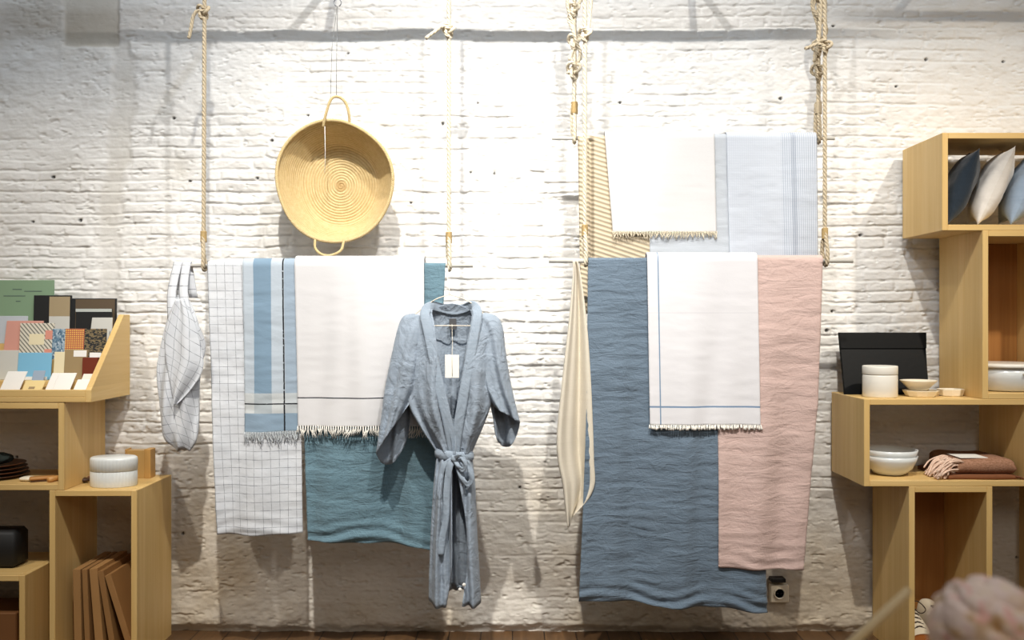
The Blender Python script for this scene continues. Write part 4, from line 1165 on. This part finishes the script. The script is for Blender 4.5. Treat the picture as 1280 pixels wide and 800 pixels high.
# cushions in the top box
def cushion(label, cx, lean, mat, size=.30, thick=.115, yaw=.30, cy=-.215, roll=.12):
    n = 40; V = []; F = []
    zb_ = zC+T
    pts = []
    for side in (1, -1):
        for j in range(n+1):
            for i in range(n+1):
                u = 2*i/n-1; v = 2*j/n-1
                pin = 1-.16*(1-abs(u)**2)*abs(v)**3; pin2 = 1-.16*(1-abs(v)**2)*abs(u)**3
                x = u*size/2*pin2*1.0; z = v*size/2*pin
                e = max(0, (1-u*u))**.55*max(0, (1-v*v))**.55
                d = thick/2*e*side*(1+.10*math.sin(u*5+v*3)+.08*mn.noise(Vector((u*3, v*3, cx*9))))
                pts.append(Vector((x, d, z)))
    m = (n+1)**2
    F = grid_faces(n+1, n+1); F2 = [[a+m for a in f][::-1] for f in F]; F = F+F2
    # plane of the cushion: first axis goes back into the box, second axis up and leaning right
    ax = Vector((math.sin(yaw), math.cos(yaw), 0)); up = Vector((math.sin(lean), 0, math.cos(lean))); up = (up-ax*up.dot(ax)).normalized(); nr = ax.cross(up)
    ca, sa = math.cos(roll), math.sin(roll); ax, up = ax*ca+up*sa, up*ca-ax*sa
    W_ = [ax*p.x+up*p.z+nr*p.y for p in pts]
    mz = min(w.z for w in W_)
    W_ = [w+Vector((cx, cy, zb_-mz+.0005)) for w in W_]
    o = obj('cushion', W_, F, mat); tag(o, label, 'cushion', 'cushions in the top box')
    return o
cushion('navy blue linen cushion, leftmost in the top box', 1.572, .38, M['navy'], .275, .092)
cushion('white linen cushion between the navy and pale blue ones', 1.684, .42, M['pillow_white'], .285, .098)
cushion('pale blue linen cushion at the right of the top box', 1.800, .44, M['pale_blue'], .285, .105)

# shoes
def shoe(cx, label, yaw):
    z0 = T+.001
    root = thing('lace_up_shoe', label, 'shoe', (cx, -.20, z0), 'pair of canvas shoes')
    def tf(x, y, z): # local: toe to -y
        ca, sa = math.cos(yaw), math.sin(yaw); return (cx+x*ca-y*sa, -.19+x*sa+y*ca, z0+z)
    secs = [(-.140, .020, .012, .030), (-.125, .036, .012, .048), (-.095, .045, .012, .060), (-.06, .044, .012, .078), (-.02, .038, .012, .104), (.02, .034, .012, .128), (.06, .034, .012, .134), (.10, .034, .012, .132), (.120, .022, .012, .122)]
    S_ = smooth_pts(secs, 4); nu = 28
    def loft(S2):
        V = []
        for (y, w, zb, zt) in S2:
            for i in range(nu):
                q = 2*PI*i/nu; c_, s_ = math.cos(q), math.sin(q)
                V.append(tf(w*abs(c_)**.8*(1 if c_ > 0 else -1), y, (zb+zt)/2+(zt-zb)/2*abs(s_)**.9*(1 if s_ > 0 else -1)))
        F = grid_faces(nu, len(S2), True); F.append(list(range(nu))[::-1]); F.append([(len(S2)-1)*nu+i for i in range(nu)]); return V, F
    k = 9
    obj('upper', *loft(S_[k-1:]), M['fringe_cream'], root)
    obj('toe_cap', *loft([tuple([a[0], a[1]*1.02, a[2], a[3]*1.02]) for a in S_[:k+1]]), plain('tan_leather', (158, 92, 40), .45, 30), root)
    V = []
    out = [(y, w) for (y, w, _, _) in S_]
    prof = [(x, y) for (y, x) in out]+[(-x, y) for (y, x) in out[::-1]]; n = len(prof)
    V = [tf(x*1.08, y*1.03, 0) for x, y in prof]+[tf(x*1.08, y*1.03, .016) for x, y in prof]
    F = [list(range(n))[::-1], list(range(n, 2*n))]+[[i, (i+1) % n, (i+1) % n+n, i+n] for i in range(n)]
    obj('sole', V, F, plain('gum_sole', (120, 84, 50), .6), root, smooth=False)
    mb = MB()
    for j in range(6):
        y = -.060+j*.016; zt = float(np.interp(y, [s[0] for s in S_], [s[3] for s in S_]))
        mb.add(*tube([tf(-.020, y, zt-.004), tf(0, y+.004, zt+.004), tf(.020, y+.008, zt-.001)], .0024, 6))
        mb.add(*tube([tf(.020, y, zt-.004), tf(0, y+.004, zt+.003), tf(-.020, y+.008, zt-.001)], .0024, 6))
    mb.add(*tube(smooth_pts([tf(0, .03, .135), tf(.03, .02, .145), (tf(.045, -.01, .125)), tf(.02, -.02, .115), tf(0, .02, .134)], 6), .002, 6))
    mb.build('laces', plain('dark_laces', (64, 50, 38), .8), root)
shoe(1.418, 'left shoe of the cream canvas pair with tan toes', .05)
shoe(1.520, 'right shoe of the cream canvas pair, behind the blurred bundle', .10)

# wall socket
h = .004
so = thing('wall_socket', 'white round wall socket low on the wall beside the slate blue throw', 'socket', P(974, 752, .02))
obj('socket_plate', *box(X_(963, .03), X_(986, .03), -.034, -.004, Z_(753, .03), Z_(731, .03), .003), M['ceramic_warm'], so, smooth=False)
x, y, z = P(974.5, 742, .036)
def disc_ring(c, r, mat, par, name, yb, yf, rin=0):
    V = []; n = 28; prof = [(r, yb), (r, yf), (r*.86, yf-.001), (r*.8, yf+.006), (0.0001, yf+.006)]
    for rr, yy in prof:
        for k in range(n):
            q = 2*PI*k/n; V.append((c[0]+rr*math.cos(q), yy, c[2]+rr*math.sin(q)))
    return obj(name, V, grid_faces(n, len(prof), True), mat, par)
disc_ring((x, y, z), .021, M['ceramic_warm'], so, 'socket_well', -.034, -.040)
for s in (-1, 1): obj('pin_hole', *tube([(x+s*.0075, -.0335, z), (x+s*.0075, -.0362, z)], .003, 10), M['black'], so)
tag(obj('black_junction_box', *box(X_(964, .04), X_(982, .04), -.045, -.004, Z_(728, .04), Z_(723, .04), .002), M['black'], smooth=False), 'small flat black box mounted just above the wall socket', 'junction box')

# ------------------------------------------------------------------ foreground: bundle and stick on a small side table (blurred by the lens)
def foreground():
    d = 1.10; h = D0-d
    c = Vector(P(1232, 788, h)); r = .062
    tz = .60
    tcx, tcy = .455, -2.32
    tbt = thing('side_table', 'small round side table below the frame holding the bundle and stick', 'table', (tcx, tcy, 0))
    obj('tabletop', *lathe([(0, tz-.02), (.22, tz-.02), (.223, tz-.010), (.22, tz), (0, tz)], (tcx, tcy, 0), 48), W['x'], tbt)
    for k in range(3):
        q = 2*PI*k/3+.4; obj('leg', *tube([(tcx+.13*math.cos(q), tcy+.13*math.sin(q), tz-.02), (tcx+.19*math.cos(q), tcy+.19*math.sin(q), 0)], .012, 10), W['z'], tbt)
    pot = obj('round_pot', *lathe([(0, 0), (.040, 0), (.050, .02), (.054, .10), (.048, .157), (.044, .157), (.05, .10), (.046, .02), (0, .006)], (c.x, c.y, tz), 40), M['ceramic'])
    tag(pot, 'plain pot under the crumpled pink bundle, below the frame', 'pot')
    V = []; n, mth = 96, 64
    for j in range(mth+1):
        a = PI*j/mth
        for i in range(n):
            q = 2*PI*i/n; dr = Vector((math.sin(a)*math.cos(q), math.sin(a)*math.sin(q), math.cos(a)))
            f1 = abs(mn.noise(dr*1.7+Vector((3, 1, 7)))); f2 = abs(mn.noise(dr*3.6+Vector((9, 2, 4))))
            rr = r*(1.02+.0*f1-.55*max(0, .18-f1)-.30*max(0, .14-f2)); V.append(c+Vector((dr.x*rr*1.03, dr.y*rr, dr.z*rr)))
    g = G('pink_cream_cloth'); co = g.coord()
    n1 = g.noise(co, 22, 2, .5, 1.2); n2 = g.noise(g.map(co, (1, 1, 1), (5, 3, 1)), 30, 2, .5, 1.5)
    cc = g.ramp(n1, [(.30, srgb(226, 206, 180)), (.48, srgb(226, 204, 196)), (.60, srgb(214, 186, 158)), (.72, srgb(176, 130, 76))])
    cc = g.mix(g.math('MULTIPLY', g.math('GREATER_THAN', n2, .60), .7), cc, srgb(222, 166, 158))
    m = g.fin(cc, .9)
    o = obj('crumpled_bundle', V, grid_faces(n, mth+1, True), m)
    tag(o, 'crumpled pale pink and cream cloth bundle, blurred at the bottom right corner', 'bundle')
    d2 = 1.25; h2 = D0-d2
    a = Vector(P(1137, 737, h2+.03)); b = Vector(P(1030, 838, h2-.0)); dirv = (b-a).normalized(); foot = a+dirv*((a.z-(tz+.01))/-dirv.z)
    tag(obj('wooden_stick', *tube([a, lerp(a, foot, .5), foot], [.0055, .0075, .0075], 14), wood('pale_stick_wood', 2, 1, (222, 200, 158), (196, 170, 124))), 'pale wooden stick, blurred, slanting up beside the bundle', 'stick')
    jx = foot
    jar = obj('stick_jar', *lathe([(0, 0), (.05, 0), (.055, .03), (.055, .10), (.050, .10), (.050, .03), (0, .005)], (jx.x+.02, jx.y, tz), 40), M['ceramic'])
    tag(jar, 'plain jar below the frame holding the wooden stick', 'jar')
foreground()

# ------------------------------------------------------------------ light
def spot(name, loc, tgt, power, col, size=55, blend=.6, rad=.035):
    l = bpy.data.lights.new(name, 'SPOT'); l.energy = power; l.color = col; l.spot_size = math.radians(size); l.spot_blend = blend; l.shadow_soft_size = rad
    o = bpy.data.objects.new(name, l); COL.objects.link(o); o.location = loc
    o.rotation_euler = (Vector(tgt)-Vector(loc)).to_track_quat('-Z', 'Y').to_euler(); return o
def area(name, loc, tgt, power, col, sx, sy):
    l = bpy.data.lights.new(name, 'AREA'); l.shape = 'RECTANGLE'; l.size = sx; l.size_y = sy; l.energy = power; l.color = col
    o = bpy.data.objects.new(name, l); COL.objects.link(o); o.location = loc
    o.rotation_euler = (Vector(tgt)-Vector(loc)).to_track_quat('-Z', 'Y').to_euler(); return o
warm = (1.0, .94, .84)
cool = (1.0, .97, .94)
spot('spot_a', (.56, -2.6, 3.95), (.62, 0, .95), 425, warm, 46, 1.0, .034)
spot('spot_b', (-.39, -2.6, 3.95), (-.45, 0, .95), 560, warm, 46, 1.0, .034)
spot('spot_e', (.62, -2.6, 3.95), (-.62, 0, 1.85), 245, cool, 40, 1.0, .034)
spot('spot_f', (-.45, -2.6, 3.95), (.60, 0, 1.85), 180, cool, 40, 1.0, .034)
spot('spot_c', (2.2, -2.0, 3.2), (1.55, 0, 1.35), 175, (1, .90, .76), 46, .9, .028)
spot('spot_d', (-2.2, -2.0, 3.2), (-1.62, -.2, 1.0), 125, (1, .90, .76), 46, .9, .028)
area('daylight_fill', (-.2, -2.3, 3.42), (0, 0, 2.3), 40, (.74, .87, 1.0), 4.6, .6)  # added cool fill standing in for daylight on the upper wall
area('bundle_fill', (.9, -4.1, 2.5), (.55, -2.4, .8), 16, (1.0, .93, .85), 1.6, 1.0)  # added soft fill behind the camera to brighten the foreground bundle
w = bpy.data.worlds.new('world'); SC.world = w; w.use_nodes = True
w.node_tree.nodes['Background'].inputs[0].default_value = (1.0, .83, .64, 1); w.node_tree.nodes['Background'].inputs[1].default_value = .15
